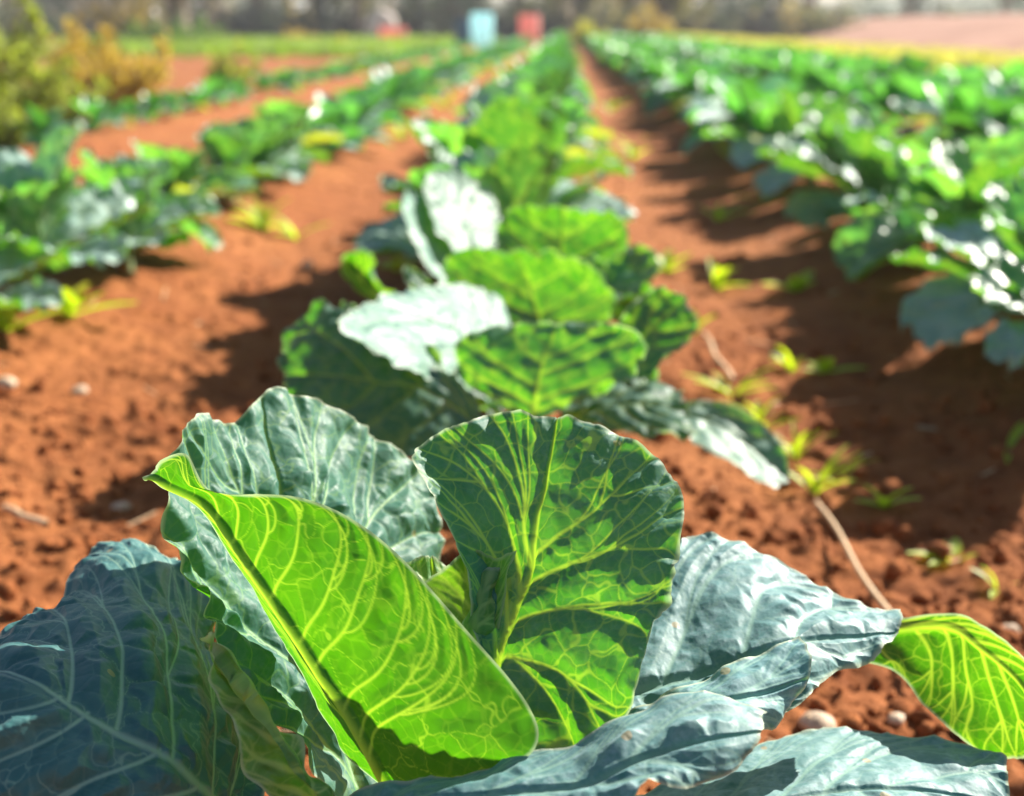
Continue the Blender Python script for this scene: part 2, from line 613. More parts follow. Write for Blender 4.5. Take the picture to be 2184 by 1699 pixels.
def add_leaf(parent, base, grid, mat, label=None, **kw):
    v, f, ve, ed = leaf_arrays(grid, **kw)
    o = link('leaf', mesh_from('leaf', v - base, f, mat, True, {'vein': ve, 'edge': ed}), parent)
    if label:
        o['label'] = label
    return o


def plant_root(name, base):
    o = bpy.data.objects.new(name, None)
    COL.objects.link(o)
    o.empty_display_size = .1
    o.location = base
    return o


def add_stem(parent, top, r0=.022, r1=.016):
    p = np.array([[0, 0, -.04], [.003, .002, top * .35], [-.002, .003, top * .7], [0, 0, top]])
    v, f = tube(p, [r0 * 1.15, r0, r1, r1 * .6], 12)
    return link('stem', mesh_from('stem', v, f, M_STEM), parent)


# ---- the near cabbage, in focus
c0 = at(880, 1690, .86)
HB = np.array([c0[0], c0[1], gz1(c0[0], c0[1])])
hero = plant_root('cabbage_plant', HB)
tag(hero, 'large sharp cabbage plant in front with tall veined bright green and blue green leaves', 'cabbage')
add_stem(hero, .13, .024, .02)

A = [
    [(740, 1720, 0.85), (755, 1715, 0.853), (770, 1710, 0.856), (785, 1705, 0.86), (800, 1700, 0.864), (815, 1700, 0.867), (830, 1700, 0.87)],
    [(520, 1500, 0.825), (590, 1480, 0.865), (650, 1460, 0.89), (710, 1440, 0.91), (780, 1440, 0.93), (850, 1450, 0.945), (910, 1470, 0.95)],
    [(385, 1280, 0.842), (480, 1270, 0.882), (570, 1250, 0.915), (660, 1230, 0.95), (760, 1230, 0.985), (860, 1270, 1.015), (940, 1320, 1.03)],
    [(335, 1110, 0.862), (430, 1060, 0.9), (520, 1040, 0.94), (620, 1010, 0.985), (730, 1030, 1.03), (850, 1080, 1.07), (958, 1175, 1.085)],
    [(340, 985, 0.875), (408, 870, 0.92), (490, 888, 0.968), (595, 805, 1.018), (715, 852, 1.06), (835, 938, 1.1), (908, 1025, 1.12)],
]
add_leaf(hero, HB, px_grid(A), M_HERO, 'pale blue green leaf standing at the back left, lit from the right', seed=3, v0=.46, nlat=4, puck=2.3, ter=.025, rag=.045, ruffle=1.4, umax=.5, bend=1.1)
B = [
    [(1020, 1420, 0.848), (1030, 1430, 0.848), (1040, 1440, 0.846), (1050, 1450, 0.844), (1060, 1470, 0.838), (1085, 1540, 0.828), (1120, 1650, 0.813)],
    [(990, 1290, 0.863), (1030, 1280, 0.868), (1070, 1275, 0.868), (1100, 1290, 0.863), (1150, 1350, 0.845), (1220, 1450, 0.822), (1240, 1640, 0.797)],
    [(955, 1165, 0.872), (1020, 1150, 0.885), (1090, 1150, 0.89), (1140, 1160, 0.878), (1230, 1220, 0.85), (1330, 1330, 0.815), (1352, 1530, 0.79)],
    [(905, 1060, 0.88), (985, 1020, 0.895), (1085, 1010, 0.9), (1175, 1030, 0.895), (1290, 1080, 0.87), (1400, 1180, 0.832), (1390, 1370, 0.8)],
    [(882, 965, 0.882), (930, 905, 0.9), (1060, 866, 0.912), (1195, 870, 0.913), (1330, 905, 0.9), (1462, 1020, 0.868), (1428, 1240, 0.815)],
]
add_leaf(hero, HB, px_grid(B), M_HERO, 'upright dark green leaf with glowing veins at the back right', seed=11, v0=.5, nlat=4, puck=1.5, ter=.017, rag=.05, ruffle=1.5, umax=.55, bend=1.1)


def crow(L, Mm, Rr, dL, dM, dR, bul=.018):
    out = [(L[0], L[1], dL), ((L[0] * .45 + Mm[0] * .55), (L[1] * .45 + Mm[1] * .55), dL * .4 + dM * .6), (Mm[0], Mm[1], dM)]
    for k, w in ((.25, .85), (.5, 1.0), (.77, .6)):
        out.append((Mm[0] + (Rr[0] - Mm[0]) * k, Mm[1] + (Rr[1] - Mm[1]) * k, dM + (dR - dM) * k - bul * w))
    return out + [(Rr[0], Rr[1], dR)]


C = [
    crow((812, 1690), (832, 1690), (880, 1690), .83, .82, .81, .002),
    crow((700, 1580), (752, 1540), (1085, 1640), .85, .815, .765, .006),
    crow((612, 1410), (665, 1410), (1142, 1530), .86, .82, .765, .007),
    crow((545, 1275), (575, 1275), (985, 1330), .865, .825, .785, .007),
    crow((482, 1180), (497, 1165), (815, 1152), .865, .83, .80, .007),
    crow((410, 1085), (430, 1078), (620, 1058), .862, .835, .81, .006),
    crow((350, 1048), (372, 1040), (452, 1050), .86, .84, .82, .004),
    crow((322, 1030), (330, 1018), (400, 972), .855, .845, .83, .003),
    crow((308, 1024), (312, 1020), (335, 988), .85, .85, .84, 0),
]
add_leaf(hero, HB, px_grid(C), M_HERO, 'glowing yellow green leaf at the front showing its ribbed underside', seed=5, v0=.333, nlat=9, puck=.75, ruffle=.35, rag=.015, front=False, ter=.024, tw=.55, lw=.6, wig=.2, bend=.8, mid=2.0, pstart=.36, umax=.58)

I1 = [
    [(985, 1420, 0.855), (1005, 1425, 0.855), (1025, 1430, 0.855), (1045, 1425, 0.855), (1060, 1420, 0.855)],
    [(935, 1340, 0.862), (975, 1310, 0.868), (1015, 1300, 0.87), (1050, 1305, 0.866), (1080, 1300, 0.862)],
    [(888, 1245, 0.868), (950, 1195, 0.876), (1012, 1165, 0.88), (1062, 1185, 0.875), (1112, 1158, 0.868)],
]
add_leaf(hero, HB, px_grid(I1), M_YOUNG, 'small curled young leaf in the heart of the plant', seed=21, nlat=5, puck=.9, ter=.012, ruffle=1.3, rag=.06)
I2 = [
    [(930, 1430, .868), (950, 1435, .868), (975, 1440, .868), (1000, 1435, .868)],
    [(880, 1310, .892), (920, 1295, .90), (960, 1295, .90), (1000, 1315, .892)],
    [(842, 1203, .91), (888, 1190, .922), (938, 1192, .925), (990, 1225, .915)],
]
add_leaf(hero, HB, px_grid(I2), M_YOUNG, seed=22, nlat=4, puck=1.1, ter=.010, ruffle=1.5, rag=.06)
I4 = [  # extra heart leaf, added behind the front leaf to shade the back-left one
    [(800, 1510, .872), (840, 1515, .878), (880, 1520, .882), (910, 1520, .885)],
    [(650, 1300, .90), (730, 1270, .905), (810, 1280, .91), (895, 1350, .905)],
    [(610, 1120, .925), (700, 1112, .93), (790, 1170, .935), (880, 1268, .93)],
]
add_leaf(hero, HB, px_grid(I4), M_YOUNG, seed=24, nlat=5, puck=1.1, ter=.013, ruffle=1.2, rag=.05)
I3 = [
    [(1000, 1440, .855), (1012, 1445, .852), (1028, 1445, .85), (1044, 1440, .853)],
    [(985, 1370, .86), (1005, 1340, .856), (1020, 1330, .855), (1045, 1350, .862)],
    [(1005, 1290, .865), (1025, 1262, .863), (1038, 1258, .863), (1055, 1275, .87)],
    [(1040, 1225, .873), (1052, 1210, .872), (1064, 1205, .873), (1072, 1215, .878)],
]
add_leaf(hero, HB, px_grid(I3), M_YOUNG, seed=23, nlat=4, puck=.6, ter=.009, ruffle=1.2, rag=.08)
L5 = [
    [(560, 1720, 0.84), (520, 1735, 0.83), (480, 1750, 0.82), (470, 1765, 0.81), (460, 1790, 0.8)],
    [(500, 1480, 0.92), (480, 1560, 0.858), (420, 1690, 0.79), (360, 1770, 0.765), (320, 1860, 0.755)],
    [(440, 1290, 0.985), (390, 1385, 0.875), (255, 1572, 0.775), (190, 1720, 0.745), (100, 1900, 0.735)],
    [(305, 1162, 1.03), (240, 1318, 0.873), (130, 1488, 0.775), (50, 1660, 0.745), (-60, 1900, 0.735)],
    [(185, 1228, 1.0), (95, 1318, 0.87), (15, 1435, 0.785), (-110, 1590, 0.76), (-260, 1800, 0.75)],
    [(10, 1350, 0.89), (-40, 1385, 0.85), (-110, 1420, 0.82), (-210, 1540, 0.8), (-330, 1680, 0.78)],
]
add_leaf(hero, HB, px_grid(L5), M_OUTER_SHADE, 'broad dark blue leaf in shade at the left', seed=31, nlat=5, puck=2.5, ter=.033, tw=.6, mid=-.4, mw=1.0, lw=.75, ds=.015, ruffle=.7)
L6 = [
    [(1300, 1400, 0.9), (1300, 1440, 0.895), (1300, 1490, 0.885), (1300, 1530, 0.875), (1300, 1570, 0.86)],
    [(1425, 1175, 0.995), (1430, 1290, 0.955), (1440, 1450, 0.9), (1440, 1510, 0.875), (1430, 1560, 0.855)],
    [(1550, 1140, 1.01), (1570, 1240, 0.968), (1600, 1400, 0.908), (1600, 1470, 0.88), (1590, 1530, 0.862)],
    [(1690, 1205, 1.0), (1700, 1280, 0.965), (1710, 1370, 0.918), (1715, 1430, 0.892), (1710, 1500, 0.872)],
    [(1830, 1298, 0.975), (1830, 1330, 0.955), (1830, 1365, 0.937), (1800, 1400, 0.92), (1760, 1445, 0.9)],
    [(1925, 1313, 0.975), (1925, 1335, 0.962), (1920, 1355, 0.95), (1890, 1385, 0.935), (1850, 1412, 0.93)],
]
add_leaf(hero, HB, px_grid(L6), M_OUTER, 'spreading pale blistered leaf at the right', seed=41, nlat=4, puck=1.25, ter=.026, ruffle=.9)
L7 = [
    [(1830, 1335, 1.04), (1800, 1375, 1.03), (1780, 1395, 1.02), (1770, 1405, 1.015)],
    [(2000, 1308, 1.008), (1985, 1360, 1.01), (1950, 1410, 1.012), (1900, 1430, 1.014)],
    [(2090, 1330, 0.98), (2070, 1400, 0.987), (2030, 1460, 0.997), (1955, 1490, 1.005)],
    [(2190, 1405, 0.955), (2160, 1480, 0.965), (2110, 1530, 0.977), (2005, 1540, 0.99)],
    [(2260, 1560, 0.938), (2230, 1600, 0.948), (2180, 1625, 0.96), (2110, 1625, 0.977)],
]
add_leaf(hero, HB, px_grid(L7), M_HERO, 'drooping green leaf lit through at the far right', seed=43, v0=.2, nlat=6, puck=.8, ruffle=.6, front=False, ter=.018)
L8 = [
    [(700, 1730, .80), (720, 1760, .78), (740, 1790, .76), (760, 1830, .74)],
    [(850, 1665, .78), (880, 1700, .755), (920, 1740, .73), (950, 1790, .70)],
    [(1090, 1622, .77), (1110, 1660, .745), (1140, 1710, .72), (1170, 1760, .70)],
    [(1215, 1598, .765), (1250, 1640, .74), (1290, 1690, .72), (1320, 1740, .70)],
    [(1340, 1528, .77), (1370, 1580, .745), (1400, 1630, .73), (1380, 1665, .715)],
    [(1500, 1482, .78), (1530, 1540, .755), (1530, 1610, .735), (1450, 1685, .72)],
    [(1648, 1520, .77), (1640, 1550, .76), (1625, 1580, .75), (1590, 1634, .74)],
]
add_leaf(hero, HB, px_grid(L8), M_OUTER, 'soft blue grey leaf reaching toward the viewer at the bottom', seed=51, nlat=5, puck=1.2, ter=.026, ruffle=.8, ds=.010)
L9 = [
    [(1330, 1540, .84), (1340, 1560, .83), (1350, 1580, .82), (1370, 1600, .81)],
    [(1450, 1480, .84), (1470, 1510, .825), (1490, 1540, .81), (1500, 1570, .80)],
    [(1600, 1400, .85), (1610, 1450, .83), (1610, 1510, .815), (1600, 1560, .81)],
    [(1706, 1342, .86), (1738, 1400, .84), (1715, 1490, .825), (1650, 1563, .82)],
]
add_leaf(hero, HB, px_grid(L9), M_OUTER, 'folded blue leaf between the right leaves', seed=53, nlat=4, puck=1.1, ter=.018, ruffle=1.2)
L10 = [
    [(1300, 1720, .90), (1330, 1770, .86), (1380, 1830, .82), (1420, 1880, .79)],
    [(1500, 1643, .94), (1530, 1710, .88), (1560, 1780, .83), (1590, 1850, .79)],
    [(1700, 1560, .97), (1730, 1650, .90), (1760, 1740, .85), (1780, 1830, .80)],
    [(1880, 1556, .97), (1910, 1640, .91), (1930, 1730, .86), (1950, 1820, .81)],
    [(2080, 1590, .95), (2090, 1660, .91), (2100, 1740, .87), (2100, 1820, .83)],
    [(2148, 1625, .93), (2155, 1680, .90), (2160, 1750, .87), (2150, 1810, .85)],
]
add_leaf(hero, HB, px_grid(L10), M_OUTER, 'flat grey green leaf at the bottom right', seed=61, nlat=5, puck=.9, ter=.024, ruffle=.7)
L11 = [
    [(690, 1770, .80), (715, 1750, .80), (730, 1740, .805), (750, 1720, .81)],
    [(570, 1690, .765), (620, 1670, .775), (660, 1685, .77), (715, 1700, .785)],
    [(492, 1545, .765), (545, 1520, .775), (585, 1560, .77), (640, 1600, .785)],
    [(452, 1410, .775), (475, 1410, .785), (500, 1440, .78), (535, 1480, .795)],
    [(428, 1335, .785), (437, 1340, .785), (446, 1355, .785), (458, 1375, .79)],
]
add_leaf(hero, HB, px_grid(L11), M_YOUNG, 'narrow ragged leaf hanging at the left', seed=71, nlat=6, puck=1.0, ter=.014, ruffle=1.8, rag=.12)


# ---- the two cabbages behind it in the same row
def quad_leaf(base, tip, lft, rgt, arch=.03, wid=.62):
    b, t, l, r = (at(*p) for p in (base, tip, lft, rgt))
    mid = (l + r) / 2
    c = lambda u: b * (1 - u) ** 2 + 2 * u * (1 - u) * (mid * 2 - (b + t) / 2) * 1.0 + t * u * u if False else b + (t - b) * u
    rows = []
    cen = b + (t - b) * wid
    for u, w in ((0, .10), (.2, .45), (.42, .85), (.65, 1.0), (.85, .86), (1.0, .42)):
        p = c(u)
        off = (mid - cen) * (4 * u * (1 - u)) * .9
        row = []
        for s in (-1, -.5, 0, .5, 1):
            e = (l - mid) if s < 0 else (r - mid)
            back = -arch * (1 - s * s) * w
            q = p + off + e * abs(s) * w
            view = q - CAMP
            q = q + view / np.linalg.norm(view) * (back * -1)
            # rounded shoulders at the tip
            if u == 1.0:
                q = q + (b - t) * .06 * abs(s)
            row.append(q)
        rows.append(row)
    return rows


def soft_plant(label, centre_px, leaves, ylw=()):
    c = at(*centre_px)
    base = np.array([c[0], c[1], gz1(c[0], c[1])])
    o = plant_root('cabbage_plant', base)
    tag(o, label, 'cabbage')
    add_stem(o, .12)
    for i, (q, mat, fr, pk) in enumerate(leaves):
        add_leaf(o, base, quad_leaf(*q), mat, seed=100 + i + int(centre_px[1]), nlat=4, puck=pk * (.5 if mat is M_GLARE else .8), res=.003, front=fr, ter=.026, tw=1.5, rag=.08 if mat is M_GLARE else .12, ruffle=1.3 if mat is M_GLARE else 2.6)
    return o


soft_plant('slightly blurred cabbage directly behind the large sharp one, with a glowing green leaf', (1110, 900, 1.76), [
    (((1060, 930, 1.64), (572, 800, 1.80), (760, 640, 1.80), (840, 985, 1.60), -.02), M_HERO, True, 1.6),
    (((1065, 880, 1.82), (760, 640, 1.70), (1060, 625, 2.08), (840, 765, 1.60), .0), M_GLARE, True, 1.8),
    (((1130, 900, 1.66), (1190, 672, 1.68), (955, 765, 1.70), (1385, 765, 1.62), .01), M_HERO, True, 1.3),
    (((1250, 860, 1.76), (1478, 632, 1.78), (1350, 640, 1.82), (1445, 760, 1.70)), M_HERO, True, 1.6),
    (((1200, 890, 1.70), (1485, 885, 1.66), (1340, 795, 1.76), (1400, 940, 1.58), -.02), M_HERO, True, 1.8),
    (((1400, 880, 1.78), (1695, 1035, 1.72), (1590, 870, 1.80), (1530, 970, 1.72), .02), M_GLARE, True, 1.2),
    (((1120, 890, 1.80), (1300, 720, 1.84), (1180, 720, 1.86), (1420, 800, 1.80)), M_HERO, True, 1.3),
    (((1080, 900, 1.76), (900, 700, 1.82), (800, 760, 1.78), (980, 700, 1.86)), M_HERO, True, 1.3),
])
soft_plant('blurred cabbage with white lit strap leaves, second plant behind the large sharp one', (1150, 720, 2.36), [
    (((880, 660, 2.22), (765, 525, 2.20), (722, 600, 2.26), (812, 610, 2.20)), M_HERO, False, 1.0),
    (((965, 640, 2.28), (868, 392, 2.34), (880, 510, 2.28), (955, 500, 2.38), .02), M_GLARE, True, 1.6),
    (((1010, 590, 2.34), (965, 352, 2.50), (910, 445, 2.34), (1070, 465, 2.56)), M_GLARE, True, 1.9),
    (((1200, 640, 2.36), (1200, 425, 2.40), (1050, 505, 2.44), (1352, 525, 2.38)), M_HERO, True, 1.4),
    (((1170, 740, 2.20), (1090, 512, 2.22), (945, 610, 2.26), (1325, 640, 2.20)), M_HERO, True, 1.2),
    (((1220, 660, 2.30), (1408, 535, 2.30), (1315, 540, 2.34), (1370, 620, 2.22)), M_HERO, True, 1.4),
    (((1060, 720, 2.28), (870, 600, 2.16), (900, 580, 2.2), (960, 690, 2.16)), M_HERO, True, 1.2),
    (((1180, 700, 2.30), (1330, 560, 2.32), (1210, 580, 2.36), (1390, 660, 2.26)), M_HERO, True, 1.2),
])


# ------------------------------------------------------------------ field cabbages
def rosette_leaf_grid(L, Wd, az, el0, el1, cup, r0=.015, z0=.07, twist=0.0, roll=.0):
    """rows along the midrib; el0/el1 start and end elevation (deg)"""
    rows = []
    n = 6
    p = np.array([r0, 0, z0])
    step = L / (n - 1)
    prof = [.14, .50, .90, 1.0, .82, .34]
    for k in range(n):
        u = k / (n - 1)
        el = R(el0 + (el1 - el0) * u)
        t = np.array([math.cos(el), 0, math.sin(el)])
        nn = np.array([-math.sin(el), 0, math.cos(el)])
        if k:
            p = p + t * step
        row = []
        for s in (-1, -.5, 0, .5, 1):
            w = Wd * .5 * prof[k]
            ang = cup * s * 1.0
            sd = np.array([0, 1., 0]) * (math.sin(ang) / max(abs(cup), .05) if cup else s)
            q = p + sd * w + nn * (w * (1 - math.cos(ang)) / max(abs(cup), .05)) * (1 if cup >= 0 else -1)
            q = q + nn * (twist * s * w)
            if k == n - 1:
                q = q - t * abs(s) * L * .05
            row.append(q)
        rows.append(row)
    g = np.array(rows)
    c, s_ = math.cos(az), math.sin(az)
    M = np.array([[c, -s_, 0], [s_, c, 0], [0, 0, 1]])
    return g @ M.T


def make_variant(k):
    rg = np.random.default_rng(200 + k)
    out = []
    nout, nmid, nin = 7, 5, 3
    spec = []
    ph = rg.random() * 6
    for i in range(nout):
        spec.append((rg.uniform(.25, .34), rg.uniform(.18, .26), ph + i * 2.399, rg.uniform(22, 50), rg.uniform(-45, 10), rg.uniform(.3, .9)))
    for i in range(nmid):
        spec.append((rg.uniform(.24, .31), rg.uniform(.18, .24), ph + 1 + i * 2.399, rg.uniform(52, 74), rg.uniform(25, 70), rg.uniform(.6, 1.1)))
    for i in range(nin):
        spec.append((rg.uniform(.15, .2), rg.uniform(.12, .15), ph + 2 + i * 2.399, rg.uniform(70, 85), rg.uniform(80, 100), 1.1))
    for i, (L, W, az, e0, e1, cup) in enumerate(spec):
        g = rosette_leaf_grid(L, W, az, e0, e1, cup, twist=rg.uniform(-.3, .3), z0=.05 + .03 * (i / len(spec)))
        out.append((g, 1000 + k * 50 + i))
    return out


NV = 6
variants, var_mid, var_low = [], [], []


def leaf_mat_index(i, rg):
    """0 green, 1 paled for sun glare, 2 yellowing (lowest leaves only)"""
    if i < 7 and rg.random() < .10:
        return 2
    return 1 if rg.random() < (.6 if i < 7 else .45) else 0


FMATS = [M_FIELD, M_FIELD_GLARE, M_YELLOW]
for k in range(NV):
    near, mid_parts, low_parts, mid_mi = [], [], [], []
    rgm = np.random.default_rng(900 + k)
    for li, (g, sd) in enumerate(make_variant(k)):
        mi = leaf_mat_index(li, rgm)
        up = g[-1].mean(0) * .0 + np.array([0, 0, 3.0])
        v, f, ve, ed = leaf_arrays(g, seed=sd, nlat=4, res=.008, puck=2.4, ruffle=3.0, rag=.15, minn=18, maxn=40, ter=.03, tw=3.0, toward=up)
        near.append(mesh_from('leaf', v, f, FMATS[mi], True, {'vein': ve, 'edge': ed * 0}))
        sf = Surf(g)
        for lst, q in ((mid_parts, 9), (low_parts, 5)):
            uu, vv = np.meshgrid(np.linspace(0, 1, q), np.linspace(0, 1, q - 1), indexing='ij')
            P = sf.ev(uu, vv)
            P = P + .012 * fbm(P * 25, 2, sd)[..., None] * np.array([0, 0, 1.])
            lst.append((P.reshape(-1, 3), grid_faces(q, q - 1, flip=True)))
        mid_mi.append(mi)
    variants.append(near)
    v, f = join_arrays(mid_parts)
    me = mesh_from('cabbage_plant', v, f, M_FIELD)
    me.materials.append(M_FIELD_GLARE)
    me.materials.append(M_YELLOW)
    me.polygons.foreach_set('material_index', np.repeat(mid_mi, 8 * 7).astype(np.int32))
    var_mid.append(me)
    v, f = join_arrays(low_parts)
    var_low.append((v, f, np.repeat(mid_mi, 4 * 3)))
stem_v, stem_f = tube(np.array([[0, 0, -.05], [.002, 0, .04], [0, 0, .09]]), [.024, .02, .012], 10)
STEM_ME = mesh_from('stem', stem_v, stem_f, M_STEM)

ROW_NAME = {0: 'the sparse far left row', 1: 'the row left of the orange furrow', 2: 'the middle row', 3: 'the row right of the dark furrow',
            4: 'the second row right of the dark furrow', 5: 'the outermost right row beside the yellow grass'}
ORD = ['first', 'second', 'third', 'fourth', 'fifth', 'sixth', 'seventh', 'eighth', 'ninth', 'tenth']
LOOK = ['wide spread with white lit outer leaves', 'upright dark green', 'bright green and glossy', 'blue green with drooping outer leaves', 'low and loose leaved', 'dense and round']
START = {0: 7.6, 1: 2.5, 2: 2.95, 3: 2.3, 4: 5.0, 5: 8.2}
spots = []
rgf = np.random.default_rng(5)
for r, x in enumerate(ROWS):
    y = START[r]
    while y < 72:
        dens = (.40, .47, .50, .50, .52, .52)[r]
        if not (r == 0 and rgf.random() < .1):
            spots.append((r, x + rgf.normal(0, .035), y + rgf.normal(0, .04)))
        y += dens * rgf.uniform(.88, 1.12)
# visible ones only, nearest first
vis = []
for s in spots:
    fx = FPX * (s[1] * math.cos(R(YAW)) + s[2] * math.sin(R(YAW))) / s[2]
    if -1092 - 1150 / s[2] < fx < 1092 + 1150 / s[2] + 60:
        vis.append(s)
vis.sort(key=lambda s: s[2])
protos, count = {}, {}
low_v, low_f, low_m, lb = [], [], [], 0
for i, (r, x, y) in enumerate(vis):
    k = int(rgf.integers(NV))
    rz, sc = rgf.uniform(0, 6.28), rgf.uniform(.92, 1.18)
    if r == 0:
        sc *= .55
    if r == 1:
        sc *= 1.0 if y < 3.5 else .84
    elif r == 2:
        sc *= 1.12
    z = float(ground_z(np.array([x]), np.array([y]), y < 7)[0])
    if i < 300:
        c = count[r] = count.get(r, 0) + 1
        if y < 6.5:
            o = plant_root('cabbage_plant', (x, y, z))
            o.rotation_euler = (0, 0, rz)
            o.scale = (sc,) * 3
            if k not in protos:
                protos[k] = [link('leaf', me, o) for me in variants[k]] + [link('stem', STEM_ME, o)]
            else:
                for src in protos[k]:
                    cp = src.copy()
                    COL.objects.link(cp)
                    cp.parent = o
        else:
            o = link('cabbage_plant', var_mid[k], None, (x, y, z), rz, sc)
        if c <= 10:
            if r == 2:
                lab = f'blurred cabbage, {ORD[c - 1]} beyond the two white and green lit ones in {ROW_NAME[r]}'
            else:
                lab = f'blurred cabbage, {ORD[c - 1]} from the near end of {ROW_NAME[r]}'
            grp = f'cabbages of {ROW_NAME[r]}'
        else:
            lab = f'small blurred cabbage in the distant part of {ROW_NAME[r]}'
            grp = f'distant cabbages of {ROW_NAME[r]}'
        tag(o, lab, 'cabbage', grp)
    else:
        v, f, mi = var_low[k]
        low_m.append(mi)
        a = np.array([[math.cos(rz), -math.sin(rz), 0], [math.sin(rz), math.cos(rz), 0], [0, 0, 1]])
        low_v.append(v @ a.T * sc + np.array([x, y, z]))
        low_f.append(f + lb)
        lb += len(v)
fme = mesh_from('far_cabbages', np.concatenate(low_v), np.concatenate(low_f), M_FIELD)
fme.materials.append(M_FIELD_GLARE)
fme.materials.append(M_YELLOW)
fme.polygons.foreach_set('material_index', np.concatenate(low_m).astype(np.int32))
tag(link('far_cabbages', fme), kind='stuff')

# ------------------------------------------------------------------ loose soil, straw, pebbles, weeds
def blob(seed, sub=2, amp=.35):
    bm = __import__('bmesh').new()
    __import__('bmesh').ops.create_icosphere(bm, subdivisions=sub, radius=1)
    v = np.array([p.co[:] for p in bm.verts])
    f = np.array([[q.index for q in p.verts] for p in bm.faces])
    bm.free()
    v = v * (1 + amp * fbm(v * 1.4 + seed * 9.1, 3, seed))[:, None]
    return v, f


blobs = [blob(s, 2 if s < 4 else 1) for s in range(8)]
cv, cf, b = [], [], 0
rgc = np.random.default_rng(9)
for i in range(9000):
    y = .95 + (1.5 * rgc.random() if i > 5200 else 7 * rgc.random() ** 2.0)
    x = rgc.uniform(-.5, .5) * (y * .85 + .4)
    s = .0022 + .013 * rgc.random() ** 5
    v, f = blobs[rgc.integers(8)]
    sc = s * rgc.uniform(.7, 1.3, 3)
    a = rgc.uniform(0, 6.28)
    rm = np.array([[math.cos(a), -math.sin(a), 0], [math.sin(a), math.cos(a), 0], [0, 0, 1]])
    cv.append((v * sc) @ rm.T + np.array([x, y, 0]) + np.array([0, 0, 1.]) * s * .25)
    cf.append(f + b)
    b += len(v)
lens = [len(v) for v in cv]
cx = np.array([v[:, :2].mean(0) for v in cv])
zz = ground_z(cx[:, 0], cx[:, 1])
cv = np.concatenate([v + np.array([0, 0, z]) for v, z in zip(cv, zz)])
tag(link('soil_clods', mesh_from('soil_clods', cv, np.concatenate(cf), M_CLOD)), kind='stuff')


def pebble(px, py, size, label, seed):
    p = on_ground(px, py, -.05)
    v, f = blob(seed + 30, 3, .25)
    v = v * np.array([1, .75, .55]) * size
    o = link('pebble', mesh_from('pebble', v, f, M_PEBBLE), None, (p[0], p[1], gz1(p[0], p[1]) + size * .25), seed)
    tag(o, label, 'pebble', 'pale pebbles on the red soil')


pebble(1915, 1500, .011, 'pale cream pebble on dark soil under the drooping right leaf', 1)
pebble(1745, 1530, .020, 'flat whitish stone beside the folded blue leaf', 2)
pebble(2160, 1290, .012, 'whitish pebble at the right edge above the drooping leaf', 3)
pebble(2060, 1300, .010, 'small tan pebble on red soil above the drooping leaf', 4)
pebble(1690, 1195, .012, 'tan pebble beside the long dry stalk', 5)
pebble(15, 860, .022, 'pale pebble at the left edge of the orange furrow', 6)
pebble(170, 840, .016, 'pale pebble in the orange furrow near the left edge', 7)
pebble(655, 550, .026, 'rounded pale pebble in the orange furrow below the yellow weeds', 8)
pebble(185, 1290, .011, 'small tan pebble beside the shaded blue leaf', 9)
pebble(255, 1045, .014, 'tan clod-like pebble on the soil left of the sharp cabbage', 10)


def stick(a, b, rad, label, name='dry_stalk', sag=.01):
    a, b = on_ground(*a), on_ground(*b)
    t = np.linspace(0, 1, 14)[:, None]
    p = a + (b - a) * t
    p[:, 2] = ground_z(p[:, 0], p[:, 1], False) + .014 + rad
    p[:, 0] += .004 * np.sin(t[:, 0] * 9)
    p[:, 2] = p[0, 2] + (p[-1, 2] - p[0, 2]) * t[:, 0] + .012
    c = p.mean(0)
    v, f = tube(p - c, np.linspace(rad * .8, rad, 14), 8)
    o = link(name, mesh_from(name, v, f, M_STRAW), None, c)
    tag(o, label, 'stalk')


stick((1742, 1035), (1990, 1420), .0042, 'long straight dry straw stalk lying on red soil right of the sharp cabbage')
stick((1500, 715), (1560, 800), .005, 'short pale straw stalk beside the second cabbage of the middle row')
stick((8, 1083), (95, 1110), .005, 'short pale straw piece on the orange soil at the left edge')


def weed_mesh(seed, nb, h, w, spread):
    rg = np.random.default_rng(seed)
    parts = []
    for i in range(nb):
        az = rg.uniform(0, 6.28)
        el = R(rg.uniform(90 - spread, 88))
        ln = h * rg.uniform(.6, 1.2)
        d = np.array([math.cos(az) * math.cos(el), math.sin(az) * math.cos(el), math.sin(el)])
        sd = np.array([-math.sin(az), math.cos(az), 0])
        n = 6
        rows = []
        for k in range(n):
            u = k / (n - 1)
            p = d * ln * u + np.array([math.cos(az), math.sin(az), -.9]) * ln * .35 * u * u
            ww = w * (math.sin(math.pi * (u * .8 + .12)) ** .8)
            rows.append([p - sd * ww, p + np.array([0, 0, -ww * .4]), p + sd * ww])
        parts.append((np.array(rows).reshape(-1, 3), grid_faces(n, 3)))
    return join_arrays(parts)


lv_, lf_, lb_ = [], [], 0
rgl = np.random.default_rng(31)
for i in range(170):
    y = 1.0 + 5.5 * rgl.random() ** 1.5
    x = rgl.uniform(-.5, .5) * (y * .8 + .3)
    ln, a, r_ = rgl.uniform(.012, .06), rgl.uniform(0, 6.28), rgl.uniform(.0008, .002)
    t_ = np.linspace(-.5, .5, 5)
    px_, py_ = x + np.cos(a) * ln * t_, y + np.sin(a) * ln * t_
    z_ = gz1(x, y) + .006 + rgl.uniform(-.1, .35) * ln * (t_ + .3)
    v, f = tube(np.stack([px_, py_, z_], -1), r_, 5)
    lv_.append(v)
    lf_.append(f + lb_)
    lb_ += len(v)
tag(link('straw_litter', mesh_from('straw_litter', np.concatenate(lv_), np.concatenate(lf_), M_STRAW)), kind='stuff')

